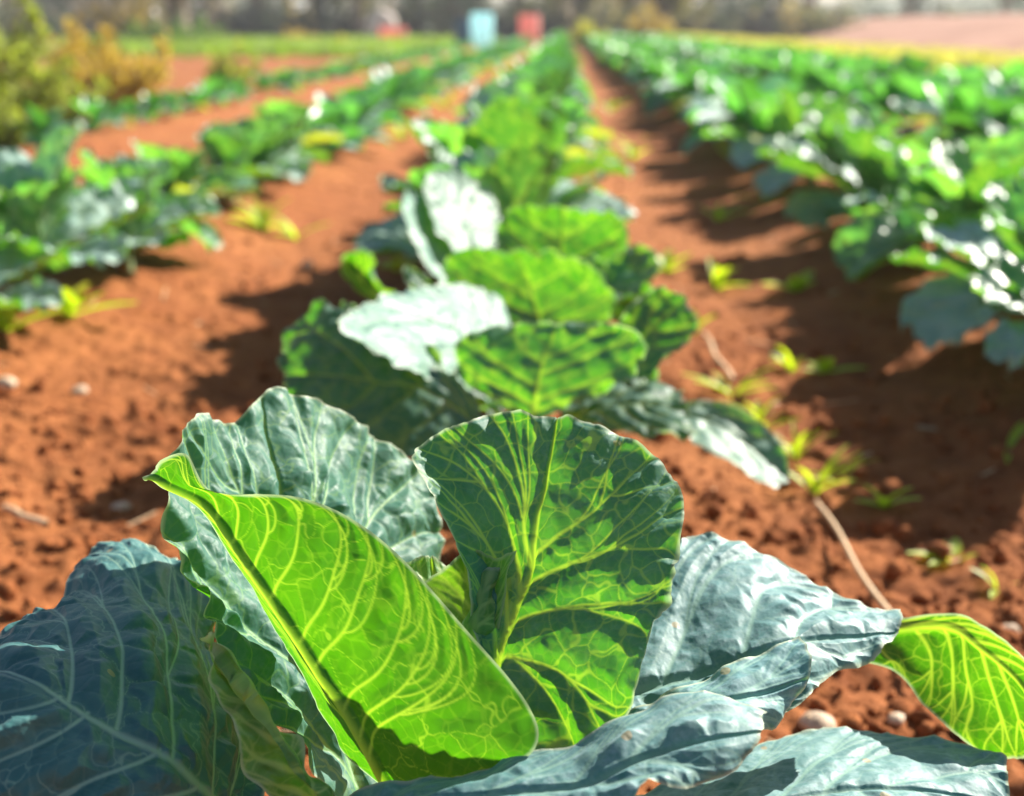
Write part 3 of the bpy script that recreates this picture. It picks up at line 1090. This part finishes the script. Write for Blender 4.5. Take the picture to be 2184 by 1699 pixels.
WEEDS = [
    (1700, 930, 12, .08, .004, 40, 'fine grass weed leaning over the top end of the long dry stalk'),
    (1790, 985, 5, .07, .004, 75, 'dry tan grass blades right of the fine grass weed'),
    (1760, 770, 5, .06, .012, 65, 'small pale seedling in the dark furrow above the grass tuft'),
    (1420, 560, 7, .09, .02, 55, 'yellow green weed at the right side of the plant with white strap leaves'),
    (1620, 860, 8, .08, .009, 60, 'green weed just above the drooping leaf tip of the second cabbage'),
    (1700, 610, 6, .09, .02, 55, 'bright yellow weed leaf under the right row in the dark furrow'),
    (960, 190, 8, .22, .02, 55, 'yellow weed on the far shoulder of the orange furrow'),
    (1740, 1000, 10, .095, .005, 40, 'tufted yellow green grass weed on the soil right of the sharp cabbage'),
    (1890, 1035, 5, .06, .010, 70, 'bright yellow green seedling with one long blade, right of the grass tuft'),
    (2040, 1150, 6, .05, .009, 70, 'small yellow green seedling near the right edge above the drooping leaf'),
    (2130, 1205, 4, .05, .005, 80, 'thin low grass blades at the right edge above the drooping leaf'),
    (2150, 960, 5, .07, .006, 75, 'pale yellow grass weed in the dark furrow at the right edge'),
    (1565, 815, 7, .09, .009, 60, 'yellow weed beside the second cabbage of the middle row'),
    (1690, 765, 5, .08, .010, 60, 'pale yellow green seedling in the dark furrow'),
    (1480, 690, 4, .08, .02, 50, 'round leaved green weed by the right side of the second cabbage'),
    (1530, 590, 8, .10, .012, 70, 'low green weed in shade in the middle of the dark furrow'),
    (1630, 445, 6, .12, .010, 60, 'pale weed on the lit streak across the dark furrow'),
    (1530, 460, 6, .12, .012, 60, 'yellow green weed on the lit streak nearer the middle row'),
    (1830, 605, 6, .10, .020, 50, 'yellow weed leaf under the right row next to the dark furrow'),
    (2060, 700, 6, .10, .022, 50, 'yellow weed at the foot of the right row'),
    (2110, 590, 8, .16, .030, 45, 'large yellowing weed under the right row leaves'),
    (1960, 560, 8, .12, .022, 50, 'yellow weed below the white leaf of the right row'),
    (150, 720, 9, .11, .018, 55, 'yellow weed at the foot of the left row near the left edge'),
    (20, 760, 7, .09, .022, 50, 'bright yellow weed leaf at the left edge'),
    (560, 500, 9, .14, .018, 55, 'golden yellow weed at the edge of the orange furrow by the left row'),
    (630, 500, 7, .12, .014, 55, 'small golden weed further out in the orange furrow'),
    (860, 300, 8, .2, .018, 55, 'yellow weed in the far orange furrow by the left row'),
    (950, 235, 8, .2, .018, 55, 'dry yellow weed in the far orange furrow'),
    (1620, 900, 9, .08, .005, 45, 'fine grass weed between the second cabbage and the grass tuft'),
    (1300, 230, 8, .2, .02, 60, 'yellow weed on the shoulder of the middle row far back'),
    (1350, 330, 8, .16, .02, 60, 'yellow weed on the shoulder of the middle row'),
    (40, 640, 8, .12, .024, 50, 'yellow green weed under the left row at the left edge'),
]
for i, (px, py, nb, h, w, spd, lab) in enumerate(WEEDS):
    p = on_ground(px, py, -.05)
    v, f = weed_mesh(300 + i, nb, h, w, spd)
    o = link('weed', mesh_from('weed', v, f, M_WEED), None, (p[0], p[1], gz1(p[0], p[1]) - .003))
    tag(o, lab, 'weed', 'small weeds between the rows')

# ------------------------------------------------------------------ grass beyond the field
def grass_field(name, xy, h, mat, seed, w=.012, nb=5):
    rg = np.random.default_rng(seed)
    n = len(xy)
    k = n * nb
    base = np.repeat(xy, nb, 0) + rg.normal(0, .05, (k, 2))
    az = rg.uniform(0, 6.28, k)
    hh = h * rg.uniform(.5, 1.25, k)
    lean = rg.uniform(.1, .7, k) * hh
    z = ground_z(base[:, 0], base[:, 1], False)
    b3 = np.stack([base[:, 0], base[:, 1], z - .01], -1)
    sd = np.stack([-np.sin(az), np.cos(az), 0 * az], -1) * w
    ld = np.stack([np.cos(az), np.sin(az), 0 * az], -1) * lean[:, None]
    up = np.array([0, 0, 1.]) * hh[:, None]
    V = np.stack([b3 - sd, b3 + sd, b3 + ld * .3 + up * .6 + sd * .8, b3 + ld * .3 + up * .6 - sd * .8, b3 + ld + up + sd * .15, b3 + ld + up - sd * .15], 1)
    i = np.arange(k)[:, None] * 6
    F = np.concatenate([i + np.array([[0, 1, 2, 3]]), i + np.array([[3, 2, 4, 5]])])
    return tag(link(name, mesh_from(name, V.reshape(-1, 3), F, mat)), kind='stuff')


rgg = np.random.default_rng(77)
q = np.stack([rgg.uniform(-32, -3.6, 9000), rgg.uniform(31, 75, 9000)], -1)
q = q[(q[:, 0] > -.42 * q[:, 1] - 1)]
grass_field('grass', q, .30, M_GRASS, 1, .03)
q = np.stack([3.75 + 1.5 * rgg.random(7000) ** .8, rgg.uniform(12, 72, 7000)], -1)
q = q[vnoise(np.stack([q[:, 0], q[:, 1] * .5, q[:, 0] * 0], -1), 3) > -.35]
grass_field('yellow_grass', q, .34, M_YGRASS, 2, .02)

# ------------------------------------------------------------------ bushes
def leaf_cloud(seed, centres, n, size, flat=.7):
    rg = np.random.default_rng(seed)
    cs = np.array([c[:3] for c in centres])
    rs = np.array([c[3] for c in centres])
    pick = rg.choice(len(cs), n, p=rs ** 2 / (rs ** 2).sum())
    d = rg.normal(0, 1, (n, 3))
    d /= np.linalg.norm(d, axis=1)[:, None]
    p = cs[pick] + d * (rs[pick] * np.abs(rg.normal(0, .62, n)))[:, None]
    a = rg.normal(0, 1, (n, 3))
    a /= np.linalg.norm(a, axis=1)[:, None]
    b = np.cross(a, rg.normal(0, 1, (n, 3)))
    b /= np.linalg.norm(b, axis=1)[:, None]
    s = (size * rg.uniform(.6, 1.4, n))[:, None]
    V = np.stack([p - a * s, p + b * s * .45, p + a * s, p - b * s * .45], 1)
    F = np.arange(n * 4).reshape(-1, 4)
    return V.reshape(-1, 3), F


def bush(name, x, y, h, w, n, size, mat, label, seed, cat='bush', group=None, wood=None):
    rg = np.random.default_rng(seed)
    o = plant_root(name, (x, y, float(ground_z(np.array([x]), np.array([y]), False)[0])))
    cs, tubes = [], []
    for i in range(26):
        az, rr = rg.uniform(0, 6.28), rg.random() ** .6 * w * .5
        c = np.array([math.cos(az) * rr, math.sin(az) * rr, h * rg.uniform(.35, 1.0) * (1 - .45 * (2 * rr / w) ** 2)])
        path = np.array([c * [.25, .25, 0] - [0, 0, .03], c * [.5, .5, .5], c])
        for t_ in (.3, .55, .8, 1.0):
            q_ = np.array([np.interp(t_, [0, .5, 1], path[:, k_]) for k_ in range(3)])
            cs.append((*q_, w * rg.uniform(.04, .13) * (1.25 - .5 * t_)))
        tubes.append(tube(path, [.016 * h, .011 * h, .005 * h], 6))
    v, f = leaf_cloud(seed + 1, cs, n, size)
    link('foliage', mesh_from('foliage', v, f, mat, False), o)
    v, f = join_arrays(tubes)
    link('stems', mesh_from('stems', v, f, wood or M_BARK), o)
    tag(o, label, cat, group)
    return o


M_BARK = plain_mat('bark', (.17, .125, .10), (.27, .21, .17), 6, .9, .01)
M_YBUSH = plain_mat('yellow_green_bush', (.17, .23, .03), (.34, .34, .05), 4, .6, 0, .3, (.42, .52, .05), .45)
M_GOLD = plain_mat('golden_weeds', (.36, .24, .04), (.52, .38, .07), 4, .7, 0, .3, (.6, .45, .06), .4)
M_BUSHG = plain_mat('green_bush', (.05, .13, .025), (.12, .22, .04), 3, .6, 0, .3, (.2, .38, .03), .4)
M_BUSHD = plain_mat('dark_scrub', (.05, .07, .07), (.10, .12, .11), 2, .7, 0, .2, (.08, .13, .04), .3)
M_BUSHO = plain_mat('olive_scrub', (.12, .13, .05), (.20, .19, .09), 2, .7, 0, .2, (.22, .24, .08), .3)
M_TAN = plain_mat('tan_scrub', (.40, .33, .27), (.58, .49, .42), 2, .8, 0, .2, (.4, .33, .22), .3)
M_YFLOW = plain_mat('yellow_bush', (.42, .40, .03), (.58, .52, .05), 3, .6, 0, .3, (.6, .6, .04), .4)

# left edge, second row's far side
bush('bush', -3.95, 9.6, 1.45, 1.0, 2600, .05, M_YBUSH, 'tall yellow green bush at the top left corner', 401)
bush('bush', -3.30, 9.1, .70, .8, 1600, .04, M_YBUSH, 'low yellow green bush in front of the tall corner bush', 402)
bush('bush', -3.55, 11.3, .75, 1.0, 1600, .045, M_GOLD, 'golden brown weedy bush right of the tall corner bush', 403)
bush('bush', -4.3, 12.6, .85, 1.1, 1500, .05, M_GOLD, 'dry golden bush behind the tall corner bush', 404)
bush('bush', -3.05, 7.7, .36, .42, 600, .035, M_YBUSH, 'small yellow green weed bush at the near end of the sparse left row', 405)
bush('bush', -3.35, 14.5, .5, .8, 900, .04, M_YBUSH, 'olive bush beside the sparse left row, beyond the golden bush', 406)

# ------------------------------------------------------------------ far things
def tree(x, y, h, cr, mat, label, seed, tr=.16, low=1.2):
    rg = np.random.default_rng(seed)
    o = plant_root('tree', (x, y, float(ground_z(np.array([x]), np.array([y]), False)[0]) - .05))
    tp = np.array([[0, 0, 0], [rg.normal(0, .1), rg.normal(0, .1), h * .25], [rg.normal(0, .2), rg.normal(0, .2), h * .5], [rg.normal(0, .3), rg.normal(0, .3), h * .8]])
    parts = [tube(tp, [tr * 1.25, tr, tr * .75, tr * .3], 10)]
    cs = []
    for i in range(11):
        u = rg.uniform(.22, .85)
        s = np.array([np.interp(u, [0, .31, .62, 1], tp[:, k]) for k in range(3)])
        az = rg.uniform(0, 6.28)
        ln = cr * rg.uniform(.45, .95)
        e = s + np.array([math.cos(az) * ln, math.sin(az) * ln, rg.uniform(-.05, .5) * ln])
        e[2] = max(e[2], low + rg.uniform(0, .5))
        parts.append(tube(np.array([s, (s + e) / 2 + [0, 0, .12 * ln], e]), [tr * .4, tr * .25, tr * .08], 6))
        cs.append((*e, cr * rg.uniform(.28, .45)))
    cs.append((*tp[-1], cr * .5))
    v, f = join_arrays(parts)
    link('trunk', mesh_from('trunk', v, f, M_BARK), o)
    v, f = leaf_cloud(seed + 1, cs, 3800, .13)
    link('crown', mesh_from('crown', v, f, mat, False), o)
    tag(o, label, 'tree', 'trees beyond the field')
    return o


M_TREED = plain_mat('dark_crown', (.06, .085, .09), (.12, .14, .15), 1.2, .6, 0, .3, (.07, .14, .03), .3)
M_TREEO = plain_mat('olive_crown', (.10, .11, .035), (.18, .17, .05), 1.2, .6, 0, .3, (.25, .25, .05), .3)
M_TREEB = plain_mat('grey_green_crown', (.13, .16, .15), (.22, .25, .23), 1.2, .6, 0, .3, (.12, .2, .06), .3)


def far(px, y):
    """x of a thing that stands y metres off under photo column px"""
    return (px - 1200) / FPX * y


def T(px, y, *a, **k):
    return tree(far(px, y), y, *a, **k)


UND = [(20, 78, 0), (100, 80, 2), (185, 78, 0), (250, 76, 0), (360, 80, 2), (425, 78, 0), (490, 80, 0), (555, 76, 1), (615, 80, 0), (680, 78, 0), (800, 78, 0), (840, 80, 2), (895, 78, 0), (960, 80, 0), (1035, 78, 1), (1130, 80, 0), (1185, 78, 0), (1260, 80, 1), (1310, 78, 2), (1365, 82, 1), (1460, 80, 0), (1520, 84, 0), (1580, 82, 0), (1640, 84, 2), (1770, 98, 1), (1830, 98, 0), (1885, 98, 1), (1940, 98, 0), (1995, 98, 1), (2050, 98, 0), (2105, 98, 1), (2165, 98, 0), (60, 64, 1), (130, 60, 0), (215, 66, 2), (280, 58, 3), (335, 70, 1), (455, 60, 2), (520, 66, 0), (590, 58, 0), (650, 64, 3), (705, 60, 0), (775, 66, 2), (865, 62, 1), (925, 60, 0), (1000, 68, 0),
       (1065, 64, 0), (1160, 66, 1), (1205, 70, 2), (1290, 66, 1), (1330, 70, 3), (1430, 64, 1), (1480, 70, 0), (1545, 72, 1), (1610, 68, 0), (1665, 72, 3), (1720, 70, 1)]
for i_, (px_, y_, m_) in enumerate(UND):
    mt_ = (M_BUSHD, M_BUSHO, M_TAN, M_GOLD)[m_]
    bush('bush', far(px_, y_), y_, 2.0 + 1.3 * ((i_ * 37) % 10) / 10, 3.2 + 1.8 * ((i_ * 53) % 10) / 10, 900, .16, mt_, ('dark green', 'olive', 'pale tan', 'golden')[m_] + ' scrub bush in the blurred strip of undergrowth under the far trees', 600 + i_ * 3, 'bush', ('dark green', 'olive', 'pale tan', 'golden')[m_] + ' scrub under the far trees')
T(402, 46, 6, 2.3, M_TREEO, 'olive tree with a mossy trunk standing in the green grass at left', 501, .30, 1.9)
T(560, 62, 8, 4.2, M_TREED, 'dark shady tree right of the mossy trunk', 502, .3, .9)
T(690, 66, 8, 4.5, M_TREED, 'dark low crowned tree left of the pale sack', 503, .3, .6)
T(480, 74, 9, 4, M_TREEB, 'grey green tree between the mossy trunk and the dark tree', 504, .3, 1.0)
T(770, 60, 6, 2.6, M_TREEO, 'olive brown tree behind the pale sack', 505, .2, 1.0)
T(900, 72, 8, 3.8, M_TREEB, 'grey green tree left of the cyan drum', 506, .25, .8)
T(975, 64, 6, 2.8, M_TREED, 'dark tree just behind the cyan drum', 507, .25, .8)
T(1100, 74, 8, 4.2, M_TREED, 'dark tree behind the red drum', 508, .3, .8)
T(1232, 66, 7, 2.0, M_TREEO, 'slim olive tree at the end of the middle rows', 509, .32, 1.8)
T(1390, 60, 5, 1.5, M_TREEO, 'tawny tree with a thick trunk right of the row end', 510, .45, 1.6)
T(1500, 78, 9, 4.5, M_TREEB, 'blue grey tree beyond the pink soil', 511, .3, .9)
T(1600, 82, 9, 4.5, M_TREED, 'dark blue grey tree beyond the pink soil', 512, .3, .8)
T(1700, 80, 8, 4.0, M_TREEB, 'grey tree at the left end of the earth bank', 513, .3, .8)
T(230, 70, 8, 3.6, M_TREEB, 'grey green tree left of the mossy trunk', 514, .3, 1.6)
T(1900, 95, 9, 5, M_TREEB, 'grey tree behind the middle of the earth bank', 515, .3, 1.2)
T(2090, 95, 9, 5, M_TREEB, 'grey tree behind the right part of the earth bank', 516, .3, 1.2)
T(330, 88, 9, 5, M_TREEB, 'pale grey tree far behind the mossy trunk', 517, .3, 1.0)
T(40, 80, 9, 5, M_TREEB, 'grey tree far behind the corner bush', 518, .3, 1.0)

bush('bush', far(405, 44), 44, 1.0, 2.4, 1200, .10, M_BUSHG, 'green bush at the foot of the mossy trunk', 420)
bush('bush', far(335, 47), 47, .9, 2.0, 1000, .10, M_BUSHG, 'dark green bush left of the mossy trunk foot', 421)
bush('bush', far(1243, 52), 52, .95, 1.5, 1200, .09, M_YFLOW, 'bright yellow bush at the end of the middle rows', 422)
bush('bush', far(1375, 56), 56, 1.4, 1.8, 1300, .10, M_GOLD, 'golden bush at the foot of the tawny tree', 423)
bush('bush', far(1410, 50), 50, .55, 1.0, 700, .08, M_YFLOW, 'low yellow bush in front of the golden bush', 424)
bush('bush', far(640, 52), 52, .6, 1.6, 800, .09, M_GOLD, 'low tawny bush under the dark trees', 425)
bush('bush', far(740, 40), 40, .5, 1.0, 700, .08, M_YFLOW, 'yellow bush on the grass near the sparse left row', 426)


def drum(x, y, rad, h, mat, label, cat, rim):
    z = float(ground_z(np.array([x]), np.array([y]), False)[0])
    o = plant_root('drum', (x, y, z))
    prof = [(.001, 0), (rad * .96, 0), (rad, .02)]
    for k in (1 / 3, 2 / 3):
        prof += [(rad, h * k - .04), (rad * 1.035, h * k - .015), (rad * 1.035, h * k + .015), (rad, h * k + .04)]
    prof += [(rad, h - .03), (rad * .97, h - .012), (rad * .93, h - .02), (.001, h - .02)]
    v, f = lathe(prof)
    link('body', mesh_from('body', v, f, mat), o)
    v, f = lathe([(rad * .94, h - .02), (rad * 1.03, h - .02), (rad * 1.03, h + .015), (rad * .94, h + .015), (rad * .94, h - .02)])
    link('rim', mesh_from('rim', v, f, rim), o)
    v, f = lathe([(.001, h - .019), (.035, h - .019), (.035, h + .008), (.001, h + .008)], 14)
    b = link('bung', mesh_from('bung', v, f, rim), o)
    b.location = (rad * .6, 0, .002)
    tag(o, label, cat)


M_CYAN = plain_mat('cyan_plastic', (.50, .88, .90), (.58, .92, .94), 5, .35, 0, .4, (.70, .97, 1.0), .6)
M_BLUE = plain_mat('blue_plastic', (.02, .09, .17), (.03, .12, .2), 5, .4)
M_RED = plain_mat('red_plastic', (.78, .38, .34), (.84, .44, .39), 5, .4, 0, .4, (.95, .42, .36), .5)
M_SACK = plain_mat('pale_sack', (.66, .56, .50), (.75, .66, .60), 12, .8, .01)
drum(far(1030, 44), 44, .33, 1.02, M_CYAN, 'bright cyan drum at the far end of the left furrow', 'drum', M_CYAN)
drum(far(992, 49), 49, .30, .88, M_BLUE, 'dark blue drum left of the cyan drum', 'drum', M_BLUE)
drum(far(1128, 46), 46, .32, .95, M_RED, 'red drum right of the cyan drum', 'drum', M_RED)


def sack(x, y, s, label):
    v, f = blob(77, 3, .22)
    v = v * np.array([.42, .32, .5]) * s
    v[:, 2] = np.maximum(v[:, 2], -.42 * s)
    z = float(ground_z(np.array([x]), np.array([y]), False)[0])
    o = plant_root('sack', (x, y, z + .40 * s))
    link('body', mesh_from('body', v, f, M_SACK), o)
    pv, pf = lathe([(.04 * s, .40 * s), (.03 * s, .48 * s), (.07 * s, .55 * s), (.02 * s, .57 * s)], 12)
    link('tied_neck', mesh_from('tied_neck', pv, pf, M_SACK), o)
    tag(o, label, 'sack')


sack(far(822, 58), 58, 1.5, 'pale stuffed sack standing under the olive brown tree')


def crate(x, y, w, d, h, mat, label):
    z = float(ground_z(np.array([x]), np.array([y]), False)[0])
    o = plant_root('crate', (x, y, z))

    def box(a, b):
        (x0, y0, z0), (x1, y1, z1) = a, b
        v = np.array([[x0, y0, z0], [x1, y0, z0], [x1, y1, z0], [x0, y1, z0], [x0, y0, z1], [x1, y0, z1], [x1, y1, z1], [x0, y1, z1]])
        f = np.array([[0, 3, 2, 1], [4, 5, 6, 7], [0, 1, 5, 4], [1, 2, 6, 5], [2, 3, 7, 6], [3, 0, 4, 7]])
        return v, f
    parts = [box((-w / 2 + .02, -d / 2 + .02, 0), (w / 2 - .02, d / 2 - .02, .02))]
    for k in range(4):
        z0 = .02 + k * (h - .02) / 4
        z1 = z0 + (h - .02) / 4 - .02
        parts += [box((-w / 2, -d / 2, z0), (w / 2, -d / 2 + .018, z1)), box((-w / 2, d / 2 - .018, z0), (w / 2, d / 2, z1)),
                  box((-w / 2, -d / 2 + .02, z0), (-w / 2 + .018, d / 2 - .02, z1)), box((w / 2 - .018, -d / 2 + .02, z0), (w / 2, d / 2 - .02, z1))]
    for sx in (-1, 1):
        for sy in (-1, 1):
            cx, cy = sx * (w / 2 - .04), sy * (d / 2 - .04)
            parts.append(box((cx - .02, cy - .02, .02), (cx + .02, cy + .02, h - .005)))
    v, f = join_arrays(parts)
    link('slatted_body', mesh_from('slatted_body', v, f, mat, False), o)
    tag(o, label, 'crate')


crate(far(845, 54), 54, .95, .7, .62, M_RED, 'red slatted crate beside the pale sack')

# pale farm building glimpsed at far left
M_WALLP = plain_mat('pale_plaster', (.62, .58, .60), (.72, .68, .68), 1, .9)
M_ROOF = plain_mat('rust_roof', (.30, .16, .12), (.40, .24, .18), 2, .8)
M_DARKW = plain_mat('dark_opening', (.05, .05, .07), (.08, .08, .10), 2, .5)


def building(px, y, w, d, h, label, seed):
    x = far(px, y)
    o = plant_root('building', (x, y, -.06))

    def box(a, b):
        (x0, y0, z0), (x1, y1, z1) = a, b
        v = np.array([[x0, y0, z0], [x1, y0, z0], [x1, y1, z0], [x0, y1, z0], [x0, y0, z1], [x1, y0, z1], [x1, y1, z1], [x0, y1, z1]])
        f = np.array([[0, 3, 2, 1], [4, 5, 6, 7], [0, 1, 5, 4], [1, 2, 6, 5], [2, 3, 7, 6], [3, 0, 4, 7]])
        return v, f
    v, f = box((-w / 2, 0, 0), (w / 2, d, h))
    link('wall', mesh_from('wall', v, f, M_WALLP, False), o)
    v = np.array([[-w / 2 - .3, -.3, h + .003], [w / 2 + .3, -.3, h + .003], [w / 2 + .3, d + .3, h + .003], [-w / 2 - .3, d + .3, h + .003], [-w / 2 - .3, d / 2, h + 1.2], [w / 2 + .3, d / 2, h + 1.2]])
    f = np.array([[0, 1, 5, 4], [2, 3, 4, 5], [0, 3, 2, 1]])
    link('roof', mesh_from('roof', v, f, M_ROOF, False), o)
    v, f = box((-w * .12, -.03, 0), (w * .02, .0, 2.05))
    link('door', mesh_from('door', v, f, M_DARKW, False), o)
    for sx in (-.34, .2):
        v, f = box((w * sx, -.03, 1.0), (w * sx + 1.0, .0, 2.0))
        link('window', mesh_from('window', v, f, M_DARKW, False), o)
    tag(o, label, 'building')


building(165, 92, 9, 5, 2.7, 'pale farm building far off at the top left', 1)
building(1330, 110, 10, 5, 2.8, 'pale lavender farm building beyond the end of the middle rows', 2)

# ------------------------------------------------------------------ rising land far off
def land(name, x0, x1, y0, y1, hf, mat, nx=80, ny=30):
    X, Y = np.meshgrid(np.linspace(x0, x1, nx), np.linspace(y0, y1, ny), indexing='ij')
    Z = hf(X, Y)
    tag(link(name, mesh_from(name, np.stack([X, Y, Z], -1).reshape(-1, 3), grid_faces(nx, ny, flip=True), mat)), kind='structure')


M_BANK = plain_mat('bank_soil', (.22, .105, .07), (.40, .23, .165), .5, .95, .03, .1)
M_HILL = plain_mat('hill_scrub', (.09, .12, .07), (.17, .17, .10), .05, .9, 0, .1)


def sst(x, a, b):
    t = np.clip((x - a) / (b - a), 0, 1)
    return t * t * (3 - 2 * t)


land('earth_bank', 6, 60, 28, 92, lambda X, Y: -.25 + 1.35 * sst(X, 7.0, 19) * sst(Y, 29, 48) * (1 - .6 * sst(Y, 84, 92)) + .12 * fbm(np.stack([X * .25, Y * .25, X * 0], -1), 3, 6), M_BANK)
land('hills', -420, 420, 190, 600, lambda X, Y: -3 + 11 * sst(Y, 190, 380) * (.75 + .5 * fbm(np.stack([X * .008, Y * .008, X * 0], -1), 3, 8)), M_HILL, 120, 40)

# ------------------------------------------------------------------ air
hv = np.array([[x, y, z] for z in (-4.5, 14.0) for x, y in ((-430, -14), (430, -14), (430, 705), (-430, 705))])
hf_ = np.array([[0, 3, 2, 1], [4, 5, 6, 7], [0, 1, 5, 4], [1, 2, 6, 5], [2, 3, 7, 6], [3, 0, 4, 7]])
hm, nt = new_mat('air')
pv_ = N(nt, 'ShaderNodeVolumePrincipled')
pv_.inputs['Color'].default_value = (.95, .96, 1.0, 1)
pv_.inputs['Density'].default_value = .0011
nt.links.new(pv_.outputs[0], N(nt, 'ShaderNodeOutputMaterial').inputs['Volume'])
tag(link('haze', mesh_from('haze', hv, hf_, hm, False)), kind='stuff')

# ------------------------------------------------------------------ light
SUN_EL, SUN_AZ = 34.0, 43.0     # azimuth: degrees behind the right-hand side
az = R(SUN_AZ)
sdir = Vector((math.cos(R(SUN_EL)) * math.cos(az), math.cos(R(SUN_EL)) * math.sin(az), math.sin(R(SUN_EL))))
sl = bpy.data.lights.new('sun', 'SUN')
sl.energy = 5.0
sl.angle = R(.5)
sl.color = (1.0, .93, .82)
so = bpy.data.objects.new('sun', sl)
COL.objects.link(so)
so.rotation_euler = sdir.to_track_quat('Z', 'Y').to_euler()
w = bpy.data.worlds.new('World')
scene.world = w
w.use_nodes = True
nt = w.node_tree
bg = nt.nodes['Background']
sky = nt.nodes.new('ShaderNodeTexSky')
sky.sky_type = 'NISHITA'
sky.sun_disc = False
sky.sun_elevation = R(SUN_EL)
sky.sun_rotation = math.atan2(sdir.x, sdir.y)
nt.links.new(sky.outputs[0], bg.inputs[0])
bg.inputs[1].default_value = .05

scene.view_settings.view_transform = 'Standard'
scene.view_settings.look = 'None'
scene.view_settings.exposure = 1.65
scene.view_settings.gamma = 1.0
scene.cycles.max_bounces = 8
scene.cycles.transmission_bounces = 6
scene.cycles.use_denoising = True
